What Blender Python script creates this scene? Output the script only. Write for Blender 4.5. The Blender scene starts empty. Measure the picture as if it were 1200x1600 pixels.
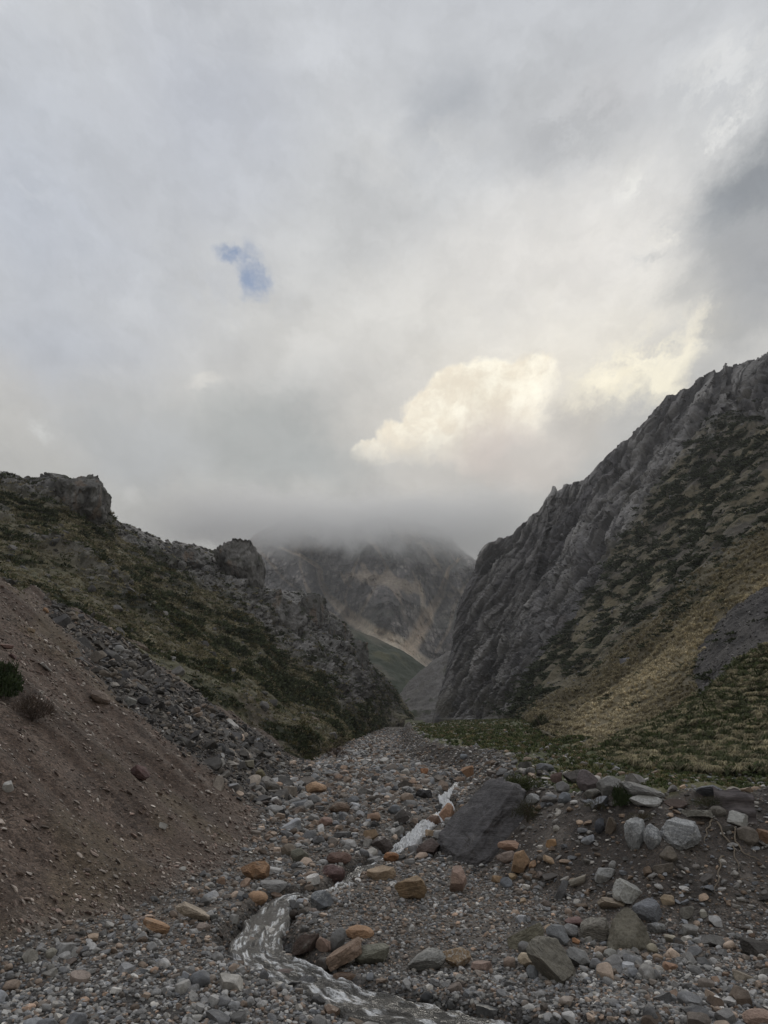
import bpy, math, time
import numpy as np
T0 = time.time()
R = math.radians
rng = np.random.default_rng(7)
sc = bpy.context.scene
col = sc.collection

# ------------------------------------------------------------------ camera model
FPX, HORIZON, CAMH = 1110.0, 1190.0, 4.0
PITCH = math.atan((HORIZON - 800) / FPX)
CP, SP = math.cos(PITCH), math.sin(PITCH)
CAM = np.array([0.0, 0.0, CAMH])

def ray(px, py):
    u = (np.asarray(px, float) - 600) / FPX
    v = (800 - np.asarray(py, float)) / FPX
    d = np.stack(np.broadcast_arrays(u, CP - v * SP, SP + v * CP), -1)
    return d / d[..., 1:2]

def at(px, py, dist):
    return CAM + ray(px, py) * np.asarray(dist, float)[..., None]

def to_px(P):
    P = np.asarray(P, float) - CAM
    z = P[..., 1] * CP + P[..., 2] * SP
    y = -P[..., 1] * SP + P[..., 2] * CP
    return 600 + FPX * P[..., 0] / z, 800 - FPX * y / z

# ------------------------------------------------------------------ noise
def _h(ix, iy, iz, s):
    h = (ix.astype(np.uint32) * np.uint32(374761393) + iy.astype(np.uint32) * np.uint32(668265263)
         + iz.astype(np.uint32) * np.uint32(2246822519) + np.uint32((s * 3266489917) & 0xffffffff))
    h = (h ^ (h >> np.uint32(13))) * np.uint32(1274126177)
    h = (h ^ (h >> np.uint32(16))) * np.uint32(2654435761)
    return ((h >> np.uint32(8)) & np.uint32(0xffff)).astype(np.float32) / np.float32(65535)

def vnoise(P, s=0):
    P = np.asarray(P, np.float32)
    I = np.floor(P); f = P - I; I = I.astype(np.int64)
    f = f * f * f * (f * (f * 6 - 15) + 10)
    x, y, z = I[..., 0], I[..., 1], I[..., 2]
    fx, fy, fz = f[..., 0], f[..., 1], f[..., 2]
    def L(a, b, t): return a + (b - a) * t
    a = L(_h(x, y, z, s), _h(x + 1, y, z, s), fx); b = L(_h(x, y + 1, z, s), _h(x + 1, y + 1, z, s), fx)
    c = L(_h(x, y, z + 1, s), _h(x + 1, y, z + 1, s), fx); d = L(_h(x, y + 1, z + 1, s), _h(x + 1, y + 1, z + 1, s), fx)
    return L(L(a, b, fy), L(c, d, fy), fz) * 2 - 1

_Q = np.array([[0.0, 0.8, 0.6], [-0.8, 0.36, -0.48], [-0.6, -0.48, 0.64]], np.float32)
def fbm(P, o=5, s=0, lac=2.03, g=0.5, ridge=False):
    P = np.asarray(P, np.float32); out = 0; a = 1.0; tot = 0
    for i in range(o):
        n = vnoise(P, s + i)
        if ridge: n = 1 - 2 * np.abs(n)
        out = out + a * n; tot += a; a *= g
        P = (P @ _Q) * lac + 7.31
    return out / tot

def worley(P, s=0):
    P = np.asarray(P, np.float32); I = np.floor(P).astype(np.int64)
    d1 = np.full(P.shape[:-1], 9, np.float32); d2 = d1.copy(); idv = d1 * 0
    for dx in (-1, 0, 1):
        for dy in (-1, 0, 1):
            for dz in (-1, 0, 1):
                x, y, z = I[..., 0] + dx, I[..., 1] + dy, I[..., 2] + dz
                qx = x + _h(x, y, z, s + 1) - P[..., 0]; qy = y + _h(x, y, z, s + 2) - P[..., 1]; qz = z + _h(x, y, z, s + 3) - P[..., 2]
                d = qx * qx + qy * qy + qz * qz
                n = d < d1
                d2 = np.where(n, d1, np.minimum(d2, d)); idv = np.where(n, _h(x, y, z, s + 4), idv); d1 = np.where(n, d, d1)
    return np.sqrt(d1), np.sqrt(d2), idv

def sm(a, b, x):
    t = np.clip((np.asarray(x, float) - a) / (b - a), 0, 1)
    return t * t * (3 - 2 * t)

def lerp(a, b, t): return a + (b - a) * t
def mixc(A, B, t): return A + (np.asarray(B, float) - A) * np.asarray(t)[..., None]
def curve(pts):
    pts = np.array(pts, float)
    return lambda x: np.interp(x, pts[:, 0], pts[:, 1])

def smooth_curve(pts):
    pts = np.array(pts, float)
    xs = np.linspace(pts[0, 0], pts[-1, 0], 600); ys = np.interp(xs, pts[:, 0], pts[:, 1])
    k = np.hanning(25); k /= k.sum()
    ys = np.convolve(np.pad(ys, 12, mode='edge'), k, 'valid')
    return lambda x: np.interp(x, xs, ys)

def inside(poly, x, y):
    poly = np.asarray(poly, float); r = np.zeros(np.shape(x), bool); j = len(poly) - 1
    for i in range(len(poly)):
        xi, yi = poly[i]; xj, yj = poly[j]
        if yi != yj:
            r ^= ((yi > y) != (yj > y)) & (x < (xj - xi) * (y - yi) / (yj - yi) + xi)
        j = i
    return r

def polydist(line, x, y):
    """distance to a polyline, the signed side (left of travel positive), and the parameter (index + fraction)"""
    line = np.asarray(line, float); best = np.full(np.shape(x), 1e9); side = np.zeros(np.shape(x)); par = np.zeros(np.shape(x))
    for i in range(len(line) - 1):
        a, b = line[i, :2], line[i + 1, :2]; e = b - a; L2 = e @ e
        t = np.clip(((x - a[0]) * e[0] + (y - a[1]) * e[1]) / L2, 0, 1)
        dx, dy = x - a[0] - t * e[0], y - a[1] - t * e[1]
        d = np.hypot(dx, dy); n = d < best - 1e-9
        cr = e[0] * (y - a[1]) - e[1] * (x - a[0])
        side = np.where(n, np.sign(cr), side); par = np.where(n, i + t, par); best = np.where(n, d, best)
    return best, side, par

# ------------------------------------------------------------------ mesh helpers
def link(name, me, mat=None, parent=None):
    o = bpy.data.objects.new(name, me); col.objects.link(o)
    if mat is not None: me.materials.append(mat)
    if parent is not None: o.parent = parent
    return o

def make_mesh(name, V, F, color=None, attrs=None, smooth=True):
    V = np.ascontiguousarray(V, np.float32); F = np.ascontiguousarray(F, np.int32)
    me = bpy.data.meshes.new(name)
    me.vertices.add(len(V)); me.vertices.foreach_set('co', V.ravel())
    k = F.shape[1]
    me.loops.add(F.size); me.loops.foreach_set('vertex_index', F.ravel())
    me.polygons.add(len(F)); me.polygons.foreach_set('loop_start', np.arange(0, F.size, k, dtype=np.int32))
    me.polygons.foreach_set('use_smooth', np.broadcast_to(np.asarray(smooth, bool), len(F)).copy())
    me.update(calc_edges=True)
    if color is not None:
        c = np.ones((len(V), 4), np.float32); c[:, :3] = np.clip(color, 0, 1)
        me.attributes.new('Col', 'FLOAT_COLOR', 'POINT').data.foreach_set('color', c.ravel())
    for n, a in (attrs or {}).items():
        me.attributes.new(n, 'FLOAT', 'POINT').data.foreach_set('value', np.ascontiguousarray(a, np.float32).ravel())
    return me

def grid_faces(nv, nu):
    i = np.arange(nv * nu).reshape(nv, nu)
    return np.stack([i[:-1, :-1], i[:-1, 1:], i[1:, 1:], i[1:, :-1]], -1).reshape(-1, 4)

def tag(o, label=None, cat=None, group=None, kind=None):
    if label: o['label'] = label
    if cat: o['category'] = cat
    if group: o['group'] = group
    if kind: o['kind'] = kind
    return o

# ------------------------------------------------------------------ materials
class NT:
    def __init__(s, nt): s.nt = nt; s.n = nt.nodes; s.l = nt.links
    def new(s, t, **kw):
        n = s.n.new(t)
        for k, v in kw.items(): setattr(n, k, v)
        return n
    def put(s, sock, v):
        if hasattr(v, 'links') or hasattr(v, 'is_linked'): s.l.new(v, sock)
        else:
            if isinstance(v, (tuple, list)) and len(v) == 3 and sock.type == 'RGBA': v = (*v, 1)
            sock.default_value = v
    def math(s, op, a, b=0.0, c=None, clamp=False):
        n = s.new('ShaderNodeMath', operation=op, use_clamp=clamp); s.put(n.inputs[0], a); s.put(n.inputs[1], b)
        if c is not None: s.put(n.inputs[2], c)
        return n.outputs[0]
    def vmath(s, op, a, b=(0, 0, 0), out=0):
        n = s.new('ShaderNodeVectorMath', operation=op); s.put(n.inputs[0], a)
        if op == 'SCALE': s.put(n.inputs['Scale'], b)
        else: s.put(n.inputs[1], b)
        return n.outputs['Value'] if op in ('LENGTH', 'DOT_PRODUCT', 'DISTANCE') else n.outputs[0]
    def mix(s, f, a, b, mode='MIX', clamp=False):
        n = s.new('ShaderNodeMix', data_type='RGBA', blend_type=mode, clamp_result=clamp)
        s.put(n.inputs[0], f); s.put(n.inputs[6], a); s.put(n.inputs[7], b); return n.outputs[2]
    def ramp(s, x, a, b, lo=0.0, hi=1.0, smooth=True):
        n = s.new('ShaderNodeMapRange', interpolation_type='SMOOTHSTEP' if smooth else 'LINEAR')
        s.put(n.inputs[0], x); s.put(n.inputs[1], a); s.put(n.inputs[2], b); s.put(n.inputs[3], lo); s.put(n.inputs[4], hi)
        return n.outputs[0]
    def noise(s, vec, scale, detail=4, rough=.55, dist=0, out=0):
        n = s.new('ShaderNodeTexNoise'); s.put(n.inputs['Vector'], vec); s.put(n.inputs['Scale'], scale); s.put(n.inputs['Detail'], detail)
        s.put(n.inputs['Roughness'], rough); s.put(n.inputs['Distortion'], dist); return n.outputs[out]
    def voronoi(s, vec, scale, out='Color', feature='F1'):
        n = s.new('ShaderNodeTexVoronoi', feature=feature); s.put(n.inputs['Vector'], vec); s.put(n.inputs['Scale'], scale); return n.outputs[out]
    def attr(s, name, out='Color'): return s.new('ShaderNodeAttribute', attribute_name=name).outputs[out]

def material(name):
    m = bpy.data.materials.new(name); m.use_nodes = True
    t = NT(m.node_tree); b = t.n['Principled BSDF']
    b.inputs['Roughness'].default_value = .9
    b.inputs['Specular IOR Level'].default_value = .25
    return m, t, b

def pos(t): return t.new('ShaderNodeNewGeometry').outputs['Position']
def opos(t): return t.new('ShaderNodeTexCoord').outputs['Object']

def bump(t, b, h, strength, dist):
    n = t.new('ShaderNodeBump'); t.put(n.inputs['Height'], h); t.put(n.inputs['Strength'], strength); t.put(n.inputs['Distance'], dist)
    t.l.new(n.outputs[0], b.inputs['Normal'])

def mat_terrain(name, scale, amp, bd, contrast=.35):
    """vertex albedo, broken up by fine noise; bump in metres"""
    m, t, b = material(name); p = pos(t)
    n1 = t.noise(p, scale, 6, .65); n2 = t.noise(p, scale * 5.3, 5, .7)
    k = t.math('ADD', t.ramp(n1, .3, .7, 1 - contrast, 1 + contrast, False), t.ramp(n2, .3, .7, -contrast * .6, contrast * .6, False))
    t.put(b.inputs['Base Color'], t.vmath('MULTIPLY', t.attr('Col'), t.new('ShaderNodeCombineXYZ').outputs[0]))
    c = b.inputs['Base Color'].links[0].from_node.inputs[1].links[0].from_node
    for i in range(3): t.put(c.inputs[i], k)
    bump(t, b, t.math('ADD', n1, t.math('MULTIPLY', n2, .4)), amp, bd)
    return m

def mat_ground():
    m, t, b = material('gravel_ground'); p = pos(t); peb = t.attr('pebble', 'Fac')
    wob = t.vmath('ADD', p, t.vmath('SCALE', t.noise(p, 9, 3, .6, out=1), .06))
    v1c = t.voronoi(wob, 11); v1d = t.voronoi(wob, 11, 'Distance'); v2c = t.voronoi(wob, 31); v2d = t.voronoi(wob, 31, 'Distance')
    def bright(c, lo, hi):
        sx = t.new('ShaderNodeSeparateColor'); t.put(sx.inputs[0], c); return t.ramp(sx.outputs[0], 0, 1, lo, hi, False)
    k = t.math('MULTIPLY', bright(v1c, .55, 1.5), bright(v2c, .6, 1.45))
    k = t.math('MULTIPLY', k, t.ramp(t.noise(p, 40, 4, .7), .3, .7, .8, 1.2, False))
    k = t.math('ADD', t.math('MULTIPLY', t.math('SUBTRACT', k, 1.0), peb), 1.0)
    big = t.ramp(t.noise(p, 1.3, 6, .6), .3, .7, .78, 1.22, False)
    k = t.math('MULTIPLY', k, big)
    cx = t.new('ShaderNodeCombineXYZ')
    for i in range(3): t.put(cx.inputs[i], k)
    warm = t.mix(t.math('MULTIPLY', t.ramp(t.noise(p, 17, 3, .5), .56, .68), t.math('MULTIPLY', peb, .45)), t.attr('Col'), (.25, .175, .12))
    t.put(b.inputs['Base Color'], t.vmath('MULTIPLY', warm, cx.outputs[0]))
    h = t.math('ADD', t.math('MULTIPLY', v1d, -.6), t.math('ADD', t.math('MULTIPLY', v2d, -.3), t.math('MULTIPLY', t.noise(p, 22, 5, .7), .5)))
    bump(t, b, h, .8, .05)
    t.put(b.inputs['Roughness'], .85)
    return m

def rock_nodes(name, source, veins=0, strata=0, lichen=.25, rough=.8, scale=1.0):
    m, t, b = material(name)
    p = opos(t) if source == 'object' else pos(t)
    base = t.new('ShaderNodeObjectInfo').outputs['Color'] if source == 'object' else t.attr('Col')
    if source == 'object':
        r = t.new('ShaderNodeObjectInfo').outputs['Random']
        cx = t.new('ShaderNodeCombineXYZ'); 
        for i in range(3): t.put(cx.inputs[i], t.math('MULTIPLY', r, 37.0 + i * 11))
        p = t.vmath('ADD', p, cx.outputs[0])
    n1 = t.noise(p, 2.6 * scale, 7, .65, .4); n2 = t.noise(p, 14 * scale, 6, .7); n3 = t.noise(p, 60 * scale, 3, .7)
    k = t.math('MULTIPLY', t.ramp(n1, .28, .72, .62, 1.36, False), t.ramp(n2, .3, .7, .75, 1.25, False))
    k = t.math('MULTIPLY', k, t.ramp(n3, .3, .7, .85, 1.15, False))
    cx = t.new('ShaderNodeCombineXYZ')
    for i in range(3): t.put(cx.inputs[i], k)
    c = t.vmath('MULTIPLY', base, cx.outputs[0])
    h = t.math('ADD', t.math('MULTIPLY', n1, .5), t.math('MULTIPLY', n2, .35))
    if strata:
        q = t.new('ShaderNodeMapping'); t.put(q.inputs[0], p); q.inputs['Rotation'].default_value = (.35, .5, .2); q.inputs['Scale'].default_value = (.9, .9, 7 * strata)
        sn = t.noise(q.outputs[0], 2.2 * scale, 6, .65, .5)
        c = t.mix(t.ramp(sn, .5, .68, 0, .6), c, t.vmath('SCALE', base, .42)); c = t.mix(t.ramp(sn, .47, .32, 0, .45), c, t.vmath('SCALE', base, 1.6))
        h = t.math('ADD', h, t.math('MULTIPLY', sn, .9))
    if veins:
        w = t.vmath('ADD', p, t.vmath('SCALE', t.noise(p, 3 * scale, 6, .7, out=1), .75))
        vd = t.voronoi(w, 6.5 * scale, 'Distance', 'DISTANCE_TO_EDGE')
        vm = t.math('MULTIPLY', t.ramp(vd, .0, .05, .85, 0), t.ramp(t.noise(p, 2.3 * scale, 3), .38, .6))
        c = t.mix(t.math('MULTIPLY', vm, veins), c, (.62, .62, .6))
        c = t.mix(t.math('MULTIPLY', t.ramp(t.noise(p, 7 * scale, 7, .75, 1.2), .53, .66), veins * .6), c, (.55, .55, .54))
    if lichen:
        c = t.mix(t.math('MULTIPLY', t.ramp(t.noise(t.vmath('ADD', p, (5, 3, 1)), 5 * scale, 5, .7), .58, .7), lichen), c, (.38, .37, .33))
    t.put(b.inputs['Base Color'], c); t.put(b.inputs['Roughness'], rough)
    bump(t, b, h, .75, .07 / scale)
    return m

def mat_plant(name, c1, c2, trans=.25):
    m, t, b = material(name); p = pos(t)
    n = t.noise(p, 3.0, 4, .6); n2 = t.noise(p, 23.0, 2, .5)
    t.put(b.inputs['Base Color'], t.mix(t.ramp(t.math('ADD', t.math('MULTIPLY', n, .6), t.math('MULTIPLY', n2, .4)), .38, .62), c1, c2))
    t.put(b.inputs['Roughness'], .7)
    tr = t.new('ShaderNodeBsdfTranslucent'); t.l.new(b.inputs['Base Color'].links[0].from_socket, tr.inputs[0])
    mx = t.new('ShaderNodeMixShader'); mx.inputs[0].default_value = trans
    t.l.new(b.outputs[0], mx.inputs[1]); t.l.new(tr.outputs[0], mx.inputs[2]); t.l.new(mx.outputs[0], t.n['Material Output'].inputs[0])
    return m

def mat_plant_attr(name, trans=.2):
    m, t, b = material(name)
    k = t.ramp(t.noise(pos(t), 9.0, 3, .6), .3, .7, .7, 1.3, False)
    cx = t.new('ShaderNodeCombineXYZ')
    for i in range(3): t.put(cx.inputs[i], k)
    t.put(b.inputs['Base Color'], t.vmath('MULTIPLY', t.attr('Col'), cx.outputs[0]))
    tr = t.new('ShaderNodeBsdfTranslucent'); t.l.new(b.inputs['Base Color'].links[0].from_socket, tr.inputs[0])
    mx = t.new('ShaderNodeMixShader'); mx.inputs[0].default_value = trans
    t.l.new(b.outputs[0], mx.inputs[1]); t.l.new(tr.outputs[0], mx.inputs[2]); t.l.new(mx.outputs[0], t.n['Material Output'].inputs[0])
    return m

M_GROUND = mat_ground()
M_HILL = mat_terrain('hill_cover', .9, .7, .5, .3)
M_CLIFF = mat_terrain('cliff_rock', .8, .9, .6, .16)
M_FAR = mat_terrain('far_mountain', .09, .9, 6.0, .32)
M_SCAT = rock_nodes('loose_stone', 'attr', lichen=.2)
M_ROCK = rock_nodes('boulder_stone', 'object')
M_STRATA = rock_nodes('banded_stone', 'object', strata=1.0)
M_VEIN = rock_nodes('veined_stone', 'object', veins=1.0, lichen=.1)
M_WET = rock_nodes('wet_stone', 'object', lichen=0, rough=.28)
M_OUT = rock_nodes('outcrop_stone', 'object', strata=.8, lichen=.12, scale=.6)

# ------------------------------------------------------------------ ground heightfield
def zb(y):
    y = np.asarray(y, float)
    return .055 * np.maximum(y, -30) + .7 * sm(23, 32, y)

def plane_hit(px, py):
    """where a pixel's ray meets the smooth stream bed"""
    px, py = np.broadcast_arrays(np.asarray(px, float), np.asarray(py, float))
    r = ray(px, py); ys = np.geomspace(3, 600, 3000)
    below = (CAMH + r[..., 2:3] * ys) < zb(ys)
    y = ys[np.where(below.any(-1), below.argmax(-1), len(ys) - 1)]
    return np.stack([r[..., 0] * y, y, zb(y)], -1)

XL = smooth_curve([(-60, -14), (0, -10.5), (11, -7.6), (13.5, -6.0), (16, -4.2), (18.7, -3.5), (22.5, -3.75), (26, -4.1), (38, -5.2), (60, -6.8), (110, -6.5), (250, -14), (600, -30)])
SCREE = .69
TOE = plane_hit(*np.array([(1700, 1420), (1330, 1440), (1200, 1452), (1080, 1462), (1000, 1455), (900, 1418), (820, 1395), (765, 1368), (712, 1350), (690, 1318), (708, 1270), (738, 1232), (735, 1212), (700, 1200), (640, 1186), (626, 1165), (628, 1148), (632, 1137)]).T)[:, :2]
TOE = np.vstack([TOE, [[9.0, 160.0], [26.0, 300.0], [60.0, 640.0]]])
BANK_H = curve([(0, 2.0), (18, 2.1), (24, 2.0), (30, 1.25), (45, 1.3), (110, 1.9), (200, 2.4), (640, 3)])
STREAM = [(708, 1232, .34), (690, 1245, .42), (703, 1260, .38), (692, 1270, .40), (660, 1289, .48), (638, 1311, .50), (622, 1322, .42), (600, 1336, .22), (565, 1350, .20), (543, 1371, .28), (520, 1386, .18), (484, 1391, .22), (446, 1394, .42), (432, 1410, .55), (416, 1434, .75), (398, 1460, .95), (404, 1482, 1.0), (440, 1500, .80), (486, 1514, .66), (530, 1538, .72), (590, 1560, .80), (660, 1577, .85), (725, 1592, .9), (800, 1614, 1.1), (900, 1640, 1.3), (1050, 1680, 1.5)]
_sp = np.array(STREAM); SXY = plane_hit(_sp[:, 0], _sp[:, 1])[:, :2]; SW = _sp[:, 2] * np.where(_sp[:, 1] < 1330, .9, np.where(_sp[:, 2] > .3, 1.12, 1.0))
SXY = np.vstack([[[SXY[0, 0] + .8, SXY[0, 1] + 5]], SXY]); SW = np.concatenate([[.4], SW])

CAP_PX = np.array([(-420, 760), (-200, 842), (0, 911), (60, 928), (125, 955), (190, 990), (270, 1058), (340, 1105), (400, 1140), (440, 1165), (468, 1187), (490, 1196)], float)
CAP = None
def H(x, y, detail=True):
    x = np.asarray(x, float); y = np.asarray(y, float)
    P = np.stack([x, y, x * 0 + 3.3], -1)
    b = zb(y)
    if detail:
        b = b + .30 * fbm(P * .16, 3, 5) + .10 * fbm(P * .8, 3, 9)
        b = b + sm(10, 5, y) * 0
    # stream channel
    d, side, par = polydist(SXY, x, y)
    w = np.interp(par, np.arange(len(SW)), SW) * .5
    if detail: d = d + .16 * fbm(P * 1.7, 3, 11) + .06 * fbm(P * 5, 2, 12)
    chan = 1 - sm(w * .75, w + .38, d)
    b = lerp(b, zb(y) - .30 + (.11 * fbm(P * 2.6, 4, 3) if detail else 0), chan)
    # brown scree on the left
    s = XL(y) - x
    k = .55
    rise = SCREE * (np.logaddexp(0, s / k) * k)
    rise = rise * sm(420, 60, y) + 0
    if CAP is not None:
        dc, sd, pc = polydist(CAP, x, y)
        over = np.maximum(np.where(sd > 0, dc, -dc), 0)
        rise = np.maximum(rise - over * 1.25, np.minimum(rise, 0))
    if detail:
        on = sm(.2, 2.5, s)
        rill = fbm(np.stack([y * .55 + x * .10, x * .07, x * 0], -1), 4, 21)
        rise = rise + on * (.48 * rill + .34 * fbm(P * .22, 3, 25) + .09 * fbm(P * 1.6, 5, 23))
    # right bank and terrace
    dt, st, pt = polydist(TOE, x, y)
    q = np.where(st < 0, dt, -dt)
    if detail: q = q + .5 * fbm(P * .5, 3, 31)
    wid = np.interp(y, [0, 20, 30, 45, 120], [3.3, 3.3, 2.2, 1.5, 1.8])
    hgt = BANK_H(y) * (sm(-.15, 1.0, q / wid) * .93 + .07 * sm(0, .25, q / wid)) + np.maximum(q - wid, 0) * .028
    if detail:
        on = sm(0, 1, q / wid); hgt = hgt + on * (.24 * fbm(P * .45, 4, 41) + .13 * fbm(P * 1.6, 4, 43)) * sm(300, 100, y)
    return b + np.maximum(rise, 0) * np.where(s > -4, 1, 0) + hgt

def hit(px, py, detail=True, n=2600, far=420):
    px, py = np.broadcast_arrays(np.asarray(px, float), np.asarray(py, float)); shp = px.shape
    r = ray(px.ravel(), py.ravel()); out = []
    ys = np.geomspace(4, far, n)
    for i in range(0, len(r), 60):
        q = r[i:i + 60]
        X = q[:, 0:1] * ys; Z = CAMH + q[:, 2:3] * ys
        g = H(X, np.broadcast_to(ys, X.shape), detail)
        bel = Z < g
        k = np.where(bel.any(-1), bel.argmax(-1), n - 1)
        y = ys[k]; out.append(np.stack([q[:, 0] * y, y, g[np.arange(len(q)), k]], -1))
    return np.concatenate(out).reshape(shp + (3,))

_c = hit(CAP_PX[:, 0], CAP_PX[:, 1], False)
CAP = _c[:, :2].copy()
# the polyline runs from near-left to far-right, ground beyond it is on its left side
CAP = np.vstack([[CAP[0] + (CAP[0] - CAP[1]) * 3], CAP])

def zone(pts):
    a = np.array(pts, float); return hit(a[:, 0], a[:, 1], False)[:, :2]

Z_RUBBLE = zone([(30, 918), (70, 935), (98, 988), (168, 1072), (236, 1143), (312, 1203), (372, 1248), (425, 1278), (456, 1235), (470, 1192), (440, 1172), (400, 1146), (340, 1110), (270, 1064), (190, 996), (125, 962), (60, 933)])

# ground sheet: one mesh, finer where the camera is near
tcols = np.concatenate([np.linspace(-3.2, -.72, 60)[:-1], np.linspace(-.72, .72, 1000), np.linspace(.72, 3.2, 60)[1:]])
yrows = np.concatenate([np.linspace(-45, 7.5, 40)[:-1], np.geomspace(7.5, 130, 1050), np.geomspace(130, 3200, 120)[1:]])
Yg, Tg = np.meshgrid(yrows, tcols, indexing='ij')
Xg = Tg * np.maximum(Yg + 2, 9)
Zg = H(Xg, Yg)
Zg = np.where(Yg > 600, zb(600) + (Yg - 600) * .02, Zg)
print('ground heights', round(time.time() - T0, 1))

def ground_masks(X, Y):
    s = XL(Y) - X
    dt, st, pt = polydist(TOE, X, Y); q = np.where(st < 0, dt, -dt)
    wid = np.interp(Y, [0, 20, 30, 45, 120], [3.3, 3.3, 2.2, 1.5, 1.8])
    ds, _, ps = polydist(SXY, X, Y)
    wst = np.interp(ps, np.arange(len(SW)), SW) * .5
    return s, q, wid, ds, wst

def ground_color(X, Y):
    P = np.stack([X, Y, X * 0], -1)
    s, q, wid, ds, wst = ground_masks(X, Y)
    n1 = fbm(P * .35, 4, 51); n2 = fbm(P * 1.7, 4, 53)
    C = np.zeros(X.shape + (3,)); C[:] = (.092, .082, .073)  # bed base darkened: shade of the gaps between stones is in the colour
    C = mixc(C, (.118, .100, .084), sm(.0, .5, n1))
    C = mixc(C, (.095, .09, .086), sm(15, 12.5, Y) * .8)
    peb = np.full(X.shape, .95)
    # scree
    m = sm(-.3, .7, s + n2 * .35)
    sc_c = np.zeros_like(C); sc_c[:] = (.086, .062, .049)
    streak = fbm(np.stack([Y * .5 + X * .1, X * .06, X * 0], -1), 4, 57)
    sc_c = mixc(sc_c, (.110, .082, .066), sm(-.1, .4, streak)); sc_c = mixc(sc_c, (.055, .040, .032), sm(.0, .45, -streak))
    sc_c = mixc(sc_c, (.100, .077, .052), sm(.1, .5, n1) * .7)
    sc_c = mixc(sc_c, (.085, .066, .056), sm(.1, .4, fbm(P * .9, 4, 59)) * .6); C = mixc(C, sc_c, m); peb = lerp(peb, .55 + .35 * sm(-.2, .4, streak), m)
    rub = inside(Z_RUBBLE, X + n2 * .5, Y + n1 * .8)
    C = mixc(C, (.060, .055, .052), rub * .95); peb = np.where(rub, .9, peb)
    # bank soil
    f = q / wid
    m = sm(-.02, .22, f + n2 * .05)
    soil = np.zeros_like(C); soil[:] = (.070, .060, .053); soil = mixc(soil, (.105, .092, .081), sm(0, .5, n2)); soil = mixc(soil, (.045, .039, .035), sm(.05, .45, -fbm(P * .8, 4, 58)) * .8)
    C = mixc(C, soil, m); peb = lerp(peb, .55, m)
    g = sm(.93, 1.12, f + n2 * .12)
    gr = np.zeros_like(C); gr[:] = (.058, .068, .028); gr = mixc(gr, (.105, .100, .045), sm(.0, .5, n1)); gr = mixc(gr, (.13, .115, .085), sm(.25, .55, n2) * .7)
    C = mixc(C, gr, g); peb = lerp(peb, .35, g)
    wet = 1 - sm(wst + .05, wst + .35, ds + n2 * .15)
    C = mixc(C, C * .45, wet * sm(60, 40, Y))
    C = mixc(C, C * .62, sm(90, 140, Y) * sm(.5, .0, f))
    return C, peb

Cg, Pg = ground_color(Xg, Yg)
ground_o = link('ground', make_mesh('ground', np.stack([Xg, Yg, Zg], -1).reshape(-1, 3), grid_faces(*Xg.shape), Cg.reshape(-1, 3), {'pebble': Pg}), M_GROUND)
tag(ground_o, 'stony valley floor with brown scree slope and grassy terrace', kind='structure')
print('ground', round(time.time() - T0, 1))

# ------------------------------------------------------------------ lofted landforms
def spline_rows(A, n):
    """Catmull-Rom along axis 0 (monotone-ish: clamped tangents), n samples"""
    A = np.asarray(A, float); K = len(A); u = np.linspace(0, K - 1, n); i = np.clip(np.floor(u).astype(int), 0, K - 2); t = (u - i)
    t = t.reshape((-1,) + (1,) * (A.ndim - 1))
    T = np.zeros_like(A); T[1:-1] = (A[2:] - A[:-2]) * .5; T[0] = (A[1] - A[0]); T[-1] = A[-1] - A[-2]
    h00 = 2 * t ** 3 - 3 * t ** 2 + 1; h10 = t ** 3 - 2 * t ** 2 + t; h01 = -2 * t ** 3 + 3 * t ** 2; h11 = t ** 3 - t ** 2
    return h00 * A[i] + h10 * T[i] + h01 * A[i + 1] + h11 * T[i + 1]

def loft(rows, nu, nv, crest=None, left_ext=None, right_ext=None):
    """rows: foot..crest control net of (px,py,dist). Returns PX,PY,P,N on an (nv,nu) grid"""
    net = spline_rows(np.swapaxes(spline_rows(np.array(rows, float), nv), 0, 1), nu)   # nu,nv,3
    net = np.swapaxes(net, 0, 1)
    PX, PY, D = net[..., 0], net[..., 1], net[..., 2]
    if crest is not None:
        v = np.linspace(0, 1, nv)[:, None]
        dy = crest(PX[-1]) - PY[-1]
        PY = PY + dy[None] * sm(.45, 1.0, v)
    P = CAM + ray(PX, PY) * D[..., None]
    return PX, PY, P

def normals(P):
    du = np.gradient(P, axis=1); dv = np.gradient(P, axis=0)
    N = np.cross(du, dv); N /= np.linalg.norm(N, axis=-1, keepdims=True) + 1e-12
    flip = np.sum(N * (CAM - P), -1, keepdims=True).mean() < 0
    return -N if flip else N

def close_loft(P, C, back=(0, 60, -60), steps=6, under=(0, 4, -6)):
    """adds an underground foot row and a far side behind the crest so the landform has depth"""
    und = P[0:1] + np.array(under)
    bk = np.concatenate([P[-1:] + np.array(back) * (k / steps) ** 1.0 + np.array([0, 0, -.25 * abs(back[2])]) * ((k / steps) ** 2) for k in range(1, steps + 1)])
    P2 = np.concatenate([und, P, bk]); C2 = np.concatenate([C[0:1], C, np.repeat(C[-1:], steps, 0)])
    return P2, C2

def build_loft(name, P, C, mat, **kw):
    P2, C2 = close_loft(P, C, **kw)
    return link(name, make_mesh(name, P2.reshape(-1, 3), grid_faces(*P2.shape[:2]), C2.reshape(-1, 3)), mat)

def ground_dist(pts, push=1.5):
    a = np.array([p[:2] for p in pts], float); h = hit(a[:, 0], a[:, 1], False)
    return [(p[0], p[1], (h[i, 1] + push) if p[2] is None else p[2]) for i, p in enumerate(pts)]

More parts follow.
